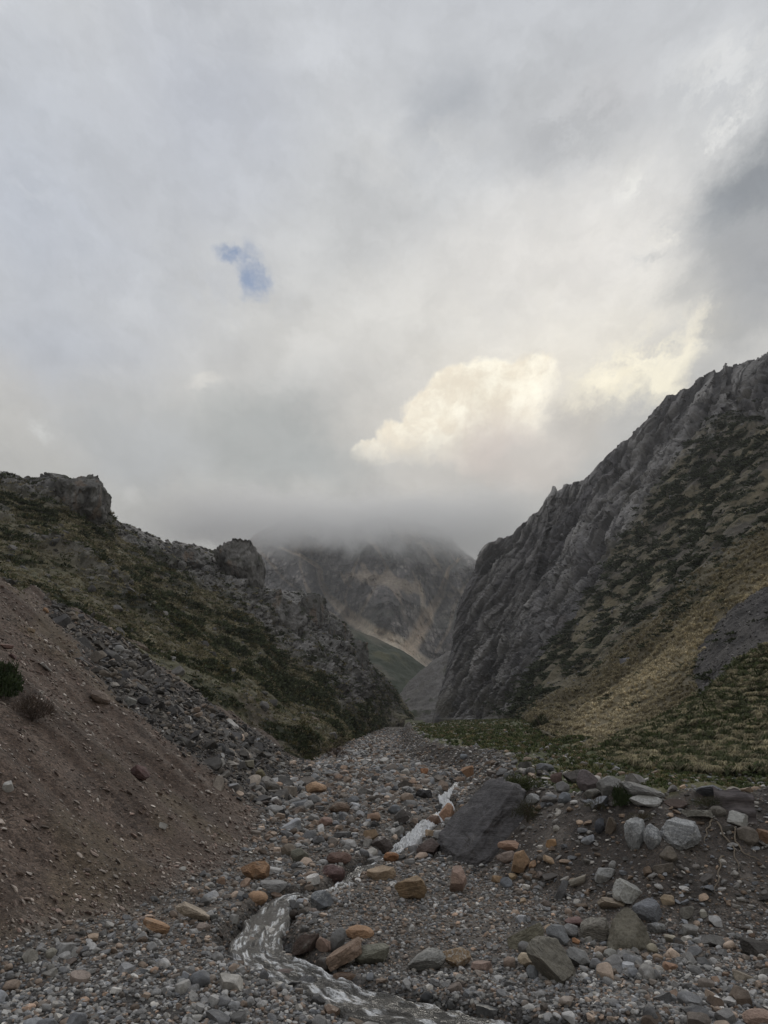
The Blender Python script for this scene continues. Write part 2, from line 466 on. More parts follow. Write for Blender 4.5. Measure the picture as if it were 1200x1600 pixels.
# ---- left hillside
CREST_L = curve([(-500, 700), (-200, 728), (0, 742), (18, 741), (35, 748), (60, 746), (80, 742), (100, 745), (135, 760), (160, 785), (168, 803), (185, 815), (205, 822), (225, 832), (245, 840), (257, 850), (261, 845), (268, 852), (272, 847), (290, 850), (310, 852), (325, 857), (337, 862), (350, 858), (368, 857), (380, 862), (392, 872), (402, 888), (411, 908), (412, 918), (430, 922), (450, 925), (470, 924), (485, 934), (500, 947), (520, 962), (540, 976), (555, 1001), (565, 1020), (590, 1046), (605, 1061), (625, 1087), (640, 1112), (648, 1122)])
footL = ground_dist([(-420, 770, None), (-150, 866, None), (0, 918, None), (110, 955, None), (200, 1000, None), (280, 1070, None), (350, 1116, None), (410, 1150, None), (460, 1186, None), (510, 1180, None), (545, 1160, None), (575, 1146, None), (605, 1136, None), (640, 1126, 300)], 1.2)
def rowL(f, pys, ds, pxs): return [(x, y, d) for x, y, d in zip(pxs, pys, ds)]
fx = [p[0] for p in footL]; fd = [p[2] for p in footL]; fy = [p[1] for p in footL]
cx = [-480, -170, 20, 110, 180, 255, 320, 385, 420, 470, 525, 565, 605, 646]
cd = [130, 140, 150, 158, 172, 190, 215, 235, 245, 262, 285, 310, 340, 380]
rows = []
for k, f in enumerate((0, .22, .48, .75, 1.0)):
    g = f
    rows.append([(lerp(a, b, g), lerp(y0, float(CREST_L(b)), f), lerp(d0, d1, f ** 1.15)) for a, b, y0, d0, d1 in zip(fx, cx, fy, fd, cd)])
PXL, PYL, PL = loft(rows, 1100, 640, CREST_L)
NL = normals(PL)
vL = np.linspace(0, 1, 640)[:, None] * np.ones((1, 1100))
# rocky near the crest and along the spur that drops to the right, earthier below
rock_by = smooth_curve([(-500, 740), (0, 775), (80, 800), (170, 830), (250, 862), (340, 925), (410, 985), (470, 1030), (530, 1075), (600, 1112), (650, 1125)])
wob = fbm(PL * .035, 5, 61)
rkL = sm(25, -30, PYL - rock_by(PXL) + wob * 75) * sm(640, 560, PXL)
rkL = np.maximum(rkL, sm(.22, .42, fbm(PL * .05, 5, 63)) * .55 * sm(1040, 960, PYL))
amp = sm(0, .06, vL) * (1 - .86 * sm(.80, 1, vL))
w1, w2, wid_ = worley(PL * np.array([.16, .10, .22]) + .4 * fbm(PL * .2, 3, 71)[..., None], 5)
blocky = (w2 - w1)
dis = amp * (3.2 * fbm(PL * .022, 4, 65) + .9 * fbm(PL * .12, 4, 66) + .25 * fbm(PL * .7, 3, 68)
     + .12 * fbm(PL * 1.6, 3, 69) + rkL * (3.2 * (wid_ - .5) + 2.6 * np.minimum(blocky, .30) + 1.6 * fbm(PL * np.array([.35, .35, .6]), 5, 67, ridge=True) + .8 * fbm(PL * np.array([.9, .9, .5]), 4, 70, ridge=True)))
PL = PL + NL * dis[..., None]
CL = np.zeros(PL.shape); CL[:] = (.138, .124, .08)
ngr = fbm(PL * .09, 5, 81); nsh = fbm(PL * np.array([.16, .16, .34]), 5, 82); nf = fbm(PL * .8, 4, 83); nff = fbm(PL * np.array([1.3, 1.3, 2.6]), 4, 84)
CL = mixc(CL, (.20, .175, .112), sm(.0, .4, ngr)); CL = mixc(CL, (.11, .105, .062), sm(.05, .5, -ngr))
CL = mixc(CL, (.125, .105, .085), sm(.2, .45, fbm(PL * .13, 4, 85)) * .8)
CL = mixc(CL, (.17, .15, .125), sm(.22, .45, nff) * .6); CL = mixc(CL, (.040, .040, .024), sm(.08, .36, -nff) * .7)
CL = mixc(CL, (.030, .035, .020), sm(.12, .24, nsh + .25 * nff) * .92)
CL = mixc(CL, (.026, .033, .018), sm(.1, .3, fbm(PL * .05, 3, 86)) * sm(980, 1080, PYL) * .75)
rc = np.zeros(PL.shape); rc[:] = (.20, .192, .185); rc = mixc(rc, (.27, .26, .25), sm(.1, .45, nf)); rc = mixc(rc, (.055, .054, .053), sm(.0, .4, -fbm(PL * np.array([.3, .3, .6]), 5, 87)) * .9); rc = mixc(rc, (.05, .05, .035), sm(.15, .4, -nff) * .6)
CL = mixc(CL, rc, rkL)
CL = mixc(CL, (.034, .038, .022), rkL * sm(.2, .35, fbm(PL * .11, 4, 88)) * .8)
fan = inside([(548, 1095), (560, 1100), (590, 1125), (625, 1150), (600, 1150), (575, 1128)], PXL + nf * 4, PYL)
CL = mixc(CL, (.185, .18, .175), fan * .85)
earth = inside([(420, 1085), (445, 1070), (470, 1110), (500, 1150), (470, 1150), (440, 1120)], PXL + nf * 14, PYL + ngr * 12)
CL = mixc(CL, (.17, .135, .105), earth * .7)
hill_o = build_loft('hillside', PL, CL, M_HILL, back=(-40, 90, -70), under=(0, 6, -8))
tag(hill_o, 'left valley side of olive grass, dark low shrubs and grey crags', kind='structure')
print('left hill', round(time.time() - T0, 1))

# ---- right cliff and grassy slope
CREST_R = curve([(735, 905), (741, 880), (746, 871), (752, 858), (760, 851), (775, 843), (790, 838), (800, 833), (815, 815), (830, 806), (845, 795), (852, 779), (858, 772), (862, 770), (864, 760), (867, 760), (869, 769), (878, 764), (881, 757), (895, 755), (910, 748), (922, 738), (930, 730), (945, 716), (960, 700), (966, 694), (975, 690), (990, 675), (1000, 661), (1005, 657), (1020, 640), (1035, 626), (1040, 618), (1052, 614), (1060, 606), (1070, 605), (1085, 592), (1090, 586), (1100, 582), (1115, 574), (1120, 577), (1130, 569), (1133, 566), (1138, 571), (1150, 566), (1165, 564), (1180, 558), (1192, 550), (1200, 546), (1240, 528), (1320, 498), (1500, 430)])
foot = ground_dist([(676, 1124, 400), (730, 1124, 370), (790, 1127, 330), (838, 1138, None), (885, 1163, None), (945, 1190, None), (1050, 1206, None), (1200, 1210, None), (1500, 1215, None)], .8)
rows = [foot,
 [(688, 1082, 402), (738, 1075, 378), (800, 1062, 345), (862, 1090, 175), (925, 1098, 118), (1010, 1042, 92), (1100, 990, 74), (1205, 920, 62), (1500, 820, 52)],
 [(704, 1016, 405), (752, 1008, 384), (815, 990, 352), (885, 1000, 270), (955, 1005, 190), (1040, 955, 150), (1130, 895, 120), (1240, 845, 105), (1520, 720, 90)],
 [(717, 950, 410), (768, 938, 392), (830, 910, 368), (912, 888, 322), (998, 865, 270), (1090, 815, 225), (1170, 755, 195), (1270, 690, 175), (1530, 600, 150)],
 [(744, 872, 420), (790, 837, 412), (862, 768, 400), (950, 710, 382), (1040, 618, 352), (1130, 569, 322), (1200, 546, 300), (1320, 498, 280), (1560, 410, 260)]]
PXR, PYR, PR = loft(rows, 1150, 900, CREST_R)
NR = normals(PR)
vR = np.linspace(0, 1, 900)[:, None] * np.ones((1, 1150)); uR = np.linspace(0, 1, 1150)[None] * np.ones((900, 1))
veg = smooth_curve([(640, 1130), (760, 1122), (790, 1106), (815, 1085), (840, 1046), (870, 1000), (895, 960), (920, 905), (945, 862), (965, 832), (1010, 790), (1060, 738), (1100, 702), (1140, 668), (1200, 640), (1300, 600), (1560, 520)])
nb = fbm(PR * .02, 5, 91)
e = PYR - veg(PXR) + nb * 60 + fbm(PR * .15, 4, 92) * 18
rkR = sm(14, -16, e)
ampR = sm(0, .04, vR) * (1 - .7 * sm(.95, 1, vR))
# slanting strata: the bands run down to the left
ac = PR[..., 0] * .82 - PR[..., 2] * .50 + 7 * fbm(PR * .02, 3, 93); al = PR[..., 0] * .5 + PR[..., 2] * .86
S1 = np.stack([ac * .040, al * .005, PR[..., 1] * .012], -1); S2 = np.stack([ac * .13, al * .012, PR[..., 1] * .02], -1); S3 = np.stack([ac * .34, al * .028, PR[..., 1] * .05], -1)
st1 = fbm(S1, 3, 94, ridge=True); st2 = fbm(S2, 2, 95, ridge=True); st3 = fbm(S3, 2, 96, ridge=True); tone = fbm(np.stack([ac * .16, al * .02, PR[..., 1] * .03], -1), 3, 89)
w1, w2, wv = worley(np.stack([ac * .13, al * .022, PR[..., 1] * .04], -1), 12)
x1, x2, xv = worley(np.stack([ac * .38 + .5 * tone, al * .055, PR[..., 1] * .09], -1), 15)
st4 = fbm(np.stack([ac * .8, al * .07, PR[..., 1] * .08], -1), 2, 86, ridge=True); bed = fbm(np.stack([ac * .03, al * .35, PR[..., 1] * .05], -1), 2, 85, ridge=True)
crack = np.maximum.reduce([sm(.42, .85, st3), sm(.55, .9, st2), .75 * sm(.45, .85, st4), .5 * sm(.6, .95, bed)])
dis = ampR * (rkR * (1.5 * st1 - 3.0 * sm(.4, .75, st2) - 2.6 * sm(.4, .75, st3) - 1.4 * sm(.4, .85, st4) + 4.6 * (wv - .5) + 2.8 * (xv - .5) + 1.2 * fbm(PR * .3, 4, 97) + .8 * fbm(PR * .8, 3, 90, ridge=True)))
scale_d = np.clip(np.linalg.norm(PR - CAM, axis=-1) / 200, .2, 1)
gull = fbm(np.stack([PR[..., 0] * .05 + PR[..., 2] * .02, PR[..., 2] * .008, PR[..., 1] * .05], -1), 4, 98, ridge=True)
dis = dis + ampR * (1 - rkR) * scale_d * (3.2 * gull + 1.6 * fbm(PR * .12, 4, 99) + .5 * fbm(PR * .5, 3, 100))
dis = dis * (.25 + .75 * sm(.0, .07, uR))
PR = PR + NR * dis[..., None]
CR = np.zeros(PR.shape); CR[:] = (.205, .197, .194)
CR = mixc(CR, (.36, .348, .338), sm(-.05, .5, tone) * .85); CR = mixc(CR, (.095, .091, .096), sm(.0, .45, -tone) * .85)
CR = mixc(CR, (.30, .29, .285), sm(.0, .5, wv - .45) * sm(.1, -.4, st3) * .5)
CR = CR * (.72 + .56 * xv)[..., None]
CR = mixc(CR, (.030, .029, .031), np.maximum(crack * .85, .7 * sm(.10, .0, x2 - x1)))  # crevice shade put into the colour: cracks and block edges near black
rust = sm(.28, .5, fbm(np.stack([ac * .06, al * .012, PR[..., 1] * .02], -1), 4, 101)) * sm(.0, .4, fbm(PR * .03, 3, 102))
CR = mixc(CR, (.19, .135, .092), rust * .65)
CR = mixc(CR, (.10, .092, .066), sm(.15, .45, fbm(PR * .06, 4, 103)) * sm(-110, -10, e) * .6)
# vegetated slope
VR = np.zeros(PR.shape); VR[:] = (.160, .140, .096)
nA = fbm(PR * .045, 5, 104); nS = fbm(PR * np.array([.17, .17, .50]), 5, 105); nF = fbm(PR * .9, 4, 106)
VR = mixc(VR, (.215, .185, .122), sm(.05, .4, nA)); VR = mixc(VR, (.055, .052, .038), sm(.0, .35, -fbm(PR * np.array([.5, .5, 1.1]), 4, 114)) * .75); VR = mixc(VR, (.095, .086, .078), sm(.05, .4, -nA) * .8)
spur = smooth_curve([(780, 1112), (850, 1096), (900, 1062), (950, 1030), (1000, 1000), (1080, 940), (1140, 885), (1200, 820), (1500, 640)])
low = sm(-25, 25, PYR - spur(PXR) + nb * 40)
VR = mixc(VR, (.115, .096, .060), low * .85)
VR = mixc(VR, (.165, .138, .086), low * sm(.0, .5, fbm(np.stack([PR[..., 0] * .12, PR[..., 1] * .12, PR[..., 2] * .3], -1), 4, 107)) * .8)
crestband = sm(45, 0, np.abs(PYR - smooth_curve([(860, 1150), (930, 1112), (1000, 1062), (1090, 990), (1150, 945), (1200, 905), (1300, 830)])(PXR) - 22) + nA * 25) * sm(860, 940, PXR)
VR = mixc(VR, (.27, .23, .15), crestband * .7)
shrub = sm(.08, .2, nS + .20 * nF + .10 * sm(80, 0, e) - .1 * low)
VR = mixc(VR, (.034, .040, .026), shrub * (1 - low * .75) * .93)
patch = inside([(1100, 1010), (1140, 960), (1190, 925), (1400, 830), (1400, 1010), (1180, 1025), (1085, 1095), (1085, 1060)], PXR + nA * 26, PYR + nF * 16)
VR = mixc(VR, (.060, .056, .057), patch); VR = mixc(VR, (.095, .089, .087), patch * sm(.15, .4, fbm(PR * 2.2, 3, 115))); VR = mixc(VR, (.05, .047, .047), patch * sm(.0, .4, -fbm(PR * .6, 4, 116)))
lowg = inside([(935, 1186), (1000, 1140), (1060, 1105), (1100, 1070), (1190, 1020), (1420, 990), (1500, 1240), (930, 1240)], PXR + nA * 22, PYR + nF * 8)
VR = mixc(VR, (.080, .085, .040), (lowg & ~patch) * .88)
VR = mixc(VR, (.15, .135, .12), inside([(975, 1200), (1000, 1178), (1060, 1172), (1100, 1185), (1080, 1212), (980, 1212)], PXR + nA * 12, PYR + nF * 5) * .7)
CR = mixc(VR, CR, rkR)
fanR = inside([(745, 1126), (775, 1112), (800, 1095), (818, 1070), (822, 1085), (805, 1115), (785, 1127)], PXR, PYR)
CR = mixc(CR, (.20, .192, .185), fanR * .8)
cliff_o = build_loft('cliff', PR, CR, M_CLIFF, back=(90, 120, -140), under=(0, 8, -10))
tag(cliff_o, 'right valley side of grey slanting rock above tan grass slope', kind='structure')
# far side of the nose so the cliff keeps its depth from the side
nose = np.stack([PR[:, 0] + np.array([k * 25.0, k * 45.0, -k * 8.0]) for k in range(0, 7)], 1)[:, ::-1]
nose[:, :-1] += (fbm(nose[:, :-1] * .03, 4, 111) * 6)[..., None] * np.array([-1, 0, 0])
nose_c = np.repeat(CR[:, 0:1], 7, 1)
tag(link('cliff_end', make_mesh('cliff_end', nose.reshape(-1, 3), grid_faces(*nose.shape[:2]), nose_c.reshape(-1, 3)), M_CLIFF), 'far end wall of the grey cliff', kind='structure')
print('cliff', round(time.time() - T0, 1))

# ---- head of the valley: far mountain with pale debris gullies
px0 = np.array([250, 330, 400, 450, 505, 545, 600, 650, 690, 740, 800, 900], float)
CREST_F = curve([(250, 945), (330, 895), (372, 862), (395, 838), (420, 822), (445, 812), (470, 804), (490, 812), (510, 818), (545, 824), (560, 815), (600, 806), (625, 814), (650, 815), (690, 828), (705, 840), (720, 858), (745, 876), (800, 885), (900, 905)])
ridge_off = np.array([0, 0, -60, 0, 120, 40, -110, 0, 120, 0, 0, 0], float)
rows = []
for f in (0, .2, .4, .6, .8, 1.0):
    off = ridge_off * math.sin(math.pi * min(f + .12, 1)) 
    rows.append([(x + (600 + (x - 600) * .95 - x) * f, lerp(1128, float(CREST_F(x)), f), lerp(900, 1650, f ** .85) + o) for x, o in zip(px0, off)])
PXF, PYF, PF = loft(rows, 760, 560, CREST_F)
NF = normals(PF); vF = np.linspace(0, 1, 560)[:, None] * np.ones((1, 760))
G1 = np.array([(420, 848), (470, 868), (497, 885), (503, 910), (512, 932), (545, 963), (585, 988), (625, 1010), (656, 1032), (700, 1060)], float)
G2 = np.array([(722, 868), (703, 888), (695, 905), (690, 930), (672, 955), (660, 978), (650, 1000), (640, 1015)], float)
G3 = np.array([(655, 905), (662, 935), (663, 965)], float)
wx = PXF + 5 * fbm(PF * .012, 4, 121); wy = PYF + 5 * fbm(PF * .012, 4, 122)
d1, s1, p1 = polydist(G1, wx, wy); d2, s2, p2 = polydist(G2, wx, wy); d3, s3, p3 = polydist(G3, wx, wy)
rdg = fbm(np.stack([PF[..., 0] * .0075 + PF[..., 2] * .002, PF[..., 1] * .0005, PF[..., 2] * .0035], -1), 6, 123, ridge=True)
rd2 = fbm(PF * np.array([.016, .002, .009]), 6, 124, ridge=True)
G4 = np.array([(612, 880), (590, 905), (574, 935), (560, 968)], float); G5 = np.array([(405, 860), (445, 905), (490, 945), (545, 975)], float); G6 = np.array([(560, 870), (548, 900), (540, 935), (545, 965)], float); G7 = np.array([(735, 900), (715, 940), (700, 985), (680, 1020)], float)
d4, _, _ = polydist(G4, wx, wy); d5, _, _ = polydist(G5, wx, wy); d6, _, _ = polydist(G6, wx, wy); d7, _, _ = polydist(G7, wx, wy)
vee = lambda d, w_: np.maximum(0, 1 - d / w_)
valley = np.maximum.reduce([vee(d1, 55), vee(d2, 50), .6 * vee(d3, 30), .6 * vee(d4, 34), .55 * vee(d5, 36), .5 * vee(d6, 28), .6 * vee(d7, 34)])
PN = PF * np.array([1, .15, 1]); away = (PF - CAM); away /= np.linalg.norm(away, axis=-1, keepdims=True)
dis = sm(0, .1, vF) * (-90 * rdg - 60 * rd2 + 190 * valley - 22 * fbm(PF * np.array([.045, .004, .025]), 5, 125, ridge=True))
PF = PF + away * dis[..., None]
CF = np.zeros(PF.shape); CF[:] = (.24, .218, .205)
nq = fbm(PN * .02, 5, 126); CF = mixc(CF, (.29, .26, .238), sm(0, .5, nq)); CF = mixc(CF, (.085, .082, .083), sm(.0, .5, -rd2))
relf = rdg * .6 + rd2 * .7 - 1.1 * valley
CF = mixc(CF, (.075, .068, .066), sm(.05, .4, relf) * .9); CF = mixc(CF, (.27, .24, .215), sm(.0, .6, -relf) * .5)
fine = fbm(PN * .045, 5, 127, ridge=True); CF = mixc(CF, (.062, .058, .058), sm(.1, .5, fine) * .65); CF = mixc(CF, (.30, .27, .245), sm(.15, .5, -fine) * .5); fine2 = fbm(PN * np.array([.13, .02, .08]), 3, 119, ridge=True); CF = mixc(CF, (.055, .052, .052), sm(.1, .5, fine2) * .85)
CF = mixc(CF, (.055, .062, .042), sm(.0, .3, fbm(PN * .01, 4, 128)) * sm(930, 990, PYF) * .85)
tan_ = np.array((.52, .44, .345))
wid1 = np.interp(p1, [0, 1, 2, 4, 5, 7, 9], [2, 3, 5, 5, 11, 14, 9]) ; m1 = sm(1.25, .55, d1 / wid1) * sm(0, .5, p1)
wid2 = np.interp(p2, [0, 1, 2, 3, 5, 7], [2, 3.5, 4.5, 7, 12, 13]); m2 = sm(1.3, .5, d2 / wid2); m3 = sm(1.3, .4, d3 / np.interp(p3, [0, 1, 2], [2, 4, 8]))
CF = mixc(CF, tan_, m1 * .85); CF = mixc(CF, (.52, .42, .32), m2 * .85); CF = mixc(CF, tan_, m3 * .6)
thin = sm(.52, .68, fbm(np.stack([PN[..., 0] * .016 + PN[..., 2] * .006, PN[..., 2] * .004, PN[..., 1] * .006], -1), 4, 129, ridge=True)) * sm(990, 930, PYF)
CF = mixc(CF, (.30, .24, .18), thin * .62); CF = mixc(CF, (.31, .25, .19), np.maximum(sm(3.5, 1, d4), np.maximum(sm(3, 1, d5), np.maximum(sm(3, 1, d6), sm(4, 1, d7)))) * .55)
CF = CF * 1.3
far_o = build_loft('mountain', PF, CF, M_FAR, back=(0, 500, -350), under=(0, 10, -60))
tag(far_o, 'far brown mountain with tan debris gullies, its top in cloud', kind='structure')

def hill_loft(name, label, crest_pts, foot_y, d_foot, d_crest, colf, disp, n=(420, 220), back=(0, 160, -90)):
    xs = [p[0] for p in crest_pts]; cr = curve(crest_pts)
    xk = np.linspace(xs[0], xs[-1], 8); rows = []
    for f in (0, .33, .66, 1.0):
        rows.append([(x, lerp(foot_y, float(cr(x)), f), lerp(d_foot, d_crest, f)) for x in xk])
    X, Y, P = loft(rows, n[0], n[1], cr); N = normals(P); v = np.linspace(0, 1, n[1])[:, None] * np.ones((1, n[0]))
    P = P + N * (sm(0, .1, v) * (1 - .6 * sm(.9, 1, v)) * disp(P))[..., None]
    return tag(build_loft(name, P, colf(P, X, Y), M_HILL, back=back, under=(0, 10, -20)), label, kind='structure')

def col_green(P, X, Y):
    C = np.zeros(P.shape); C[:] = (.040, .050, .032); n = fbm(P * .03, 5, 131)
    C = mixc(C, (.085, .085, .045), sm(.1, .5, n)); return mixc(C, (.11, .105, .08), sm(.25, .5, -n))
hill_loft('hill', 'dark green hump closing the valley below the tan gully', [(470, 962), (520, 972), (560, 985), (590, 998), (625, 1016), (652, 1032), (680, 1050), (720, 1090)], 1135, 620, 760, col_green, lambda P: 8 * fbm(P * .02, 5, 132) + 2 * fbm(P * .1, 4, 133))
def col_grey(P, X, Y):
    C = np.zeros(P.shape); C[:] = (.115, .108, .102); n = fbm(P * .04, 5, 134)
    C = mixc(C, (.09, .085, .06), sm(.0, .4, n)); C = mixc(C, (.05, .055, .034), sm(.15, .35, fbm(P * .09, 4, 135)))
    return mixc(C, (.15, .142, .136), sm(20, 0, np.abs(X - 684 - (Y - 1070) * .05)) * .8)
hill_loft('hill', 'grey rubbly spur at the foot of the cliff', [(606, 1122), (620, 1092), (640, 1066), (655, 1052), (675, 1036), (700, 1018), (740, 1000), (800, 990)], 1140, 420, 560, col_grey, lambda P: 5 * fbm(P * .03, 5, 136) + 2 * fbm(P * .15, 4, 137, ridge=True))
print('far', round(time.time() - T0, 1))

# ------------------------------------------------------------------ rock shapes
def icosphere(n):
    p = (1 + 5 ** .5) / 2
    V = [(-1, p, 0), (1, p, 0), (-1, -p, 0), (1, -p, 0), (0, -1, p), (0, 1, p), (0, -1, -p), (0, 1, -p), (p, 0, -1), (p, 0, 1), (-p, 0, -1), (-p, 0, 1)]
    F = [(0, 11, 5), (0, 5, 1), (0, 1, 7), (0, 7, 10), (0, 10, 11), (1, 5, 9), (5, 11, 4), (11, 10, 2), (10, 7, 6), (7, 1, 8), (3, 9, 4), (3, 4, 2), (3, 2, 6), (3, 6, 8), (3, 8, 9), (4, 9, 5), (2, 4, 11), (6, 2, 10), (8, 6, 7), (9, 8, 1)]
    V = np.array(V, float); V /= np.linalg.norm(V, axis=1, keepdims=True); F = np.array(F)
    for _ in range(n):
        e = np.sort(np.concatenate([F[:, [0, 1]], F[:, [1, 2]], F[:, [2, 0]]]), 1)
        u, inv = np.unique(e, axis=0, return_inverse=True); inv = inv.ravel()
        m = (V[u[:, 0]] + V[u[:, 1]]) * .5; m /= np.linalg.norm(m, axis=1, keepdims=True)
        k = len(F); a, b, c = len(V) + inv[:k], len(V) + inv[k:2 * k], len(V) + inv[2 * k:]
        V = np.concatenate([V, m])
        F = np.concatenate([np.stack([F[:, 0], a, c], 1), np.stack([F[:, 1], b, a], 1), np.stack([F[:, 2], c, b], 1), np.stack([a, b, c], 1)])
    return V, F
ICO = [icosphere(i) for i in range(6)]

def rock_shape(kind, seed, lod):
    r = np.random.default_rng(seed); V, F = ICO[lod]; V = V.copy(); off = r.uniform(-50, 50, 3)
    soft = {'round': .05, 'angular': .0, 'slab': .0, 'block': .0, 'mound': .05}[kind]
    npl = {'round': 9, 'angular': 13, 'slab': 10, 'block': 13, 'mound': 9}[kind]
    V = V * (1 + .20 * fbm(V * .9 + off, 2, seed % 97))[:, None]
    if kind == 'block':
        axes = np.eye(3)[r.permutation(3)]
        pl = [(a * s_ + r.normal(0, .26, 3), r.uniform(.50, .74)) for a in axes for s_ in (1, -1)]
    elif kind == 'slab':
        pl = [(np.array([0, 0, 1.0]) + r.normal(0, .09, 3), .33), (np.array([0, 0, -1.0]) + r.normal(0, .09, 3), .33)]
    else: pl = []
    while len(pl) < npl:
        pl.append((r.normal(0, 1, 3), r.uniform(*{'round': (.68, .93), 'angular': (.5, .82), 'slab': (.6, .9), 'block': (.66, .95), 'mound': (.62, .9)}[kind])))
    for n, d in pl:
        n = n / np.linalg.norm(n); h = V @ n - d; k = np.maximum(h, 0)
        V = V - (k * (1 - soft))[:, None] * n
    if kind == 'mound': V[:, :2] *= (1.0 - .38 * np.clip(V[:, 2:3], -1, 1))
    if kind == 'mound': V[:, 2] = np.where(V[:, 2] < -.2, -.2 + (V[:, 2] + .2) * .4, V[:, 2])
    if lod >= 2:
        V = V + V * ((.05 if kind != 'round' else .035) * fbm(V * 2.3 + off, 3, 3))[:, None]
        if lod >= 4: V = V + V * (.045 * fbm(V * np.array([5, 5, 9.]) + off, 4, 4, ridge=True) + .03 * fbm(V * 11 + off, 3, 6))[:, None]
    lo, hi = V.min(0), V.max(0)
    return (V - (lo + hi) / 2) / ((hi - lo) / 2), F

def rotm(ax, ay, az):
    cx_, sx = np.cos(ax), np.sin(ax); cy, sy = np.cos(ay), np.sin(ay); cz, sz = np.cos(az), np.sin(az); o = np.zeros_like(cx_); i = o + 1
    A = np.stack([np.stack([i, o, o], -1), np.stack([o, cx_, -sx], -1), np.stack([o, sx, cx_], -1)], -2)
    B = np.stack([np.stack([cy, o, sy], -1), np.stack([o, i, o], -1), np.stack([-sy, o, cy], -1)], -2)
    C = np.stack([np.stack([cz, -sz, o], -1), np.stack([sz, cz, o], -1), np.stack([o, o, i], -1)], -2)
    return C @ B @ A

# ------------------------------------------------------------------ named boulders, one object each
GREY, DGREY, BLUE, PALE = (.24, .235, .23), (.125, .122, .122), (.165, .175, .19), (.40, .385, .36)
TAN, ORANGE, OCHRE, PINK = (.31, .235, .165), (.33, .205, .125), (.26, .185, .115), (.30, .215, .175)
BROWN, DBROWN, MAROON, OLIVE, BLACK = (.165, .118, .088), (.085, .062, .052), (.13, .083, .078), (.18, .165, .125), (.045, .043, .045)
WHITE, BGREY = (.48, .47, .45), (.215, .19, .165)
MATS = {'r': M_ROCK, 's': M_STRATA, 'v': M_VEIN, 'w': M_WET}
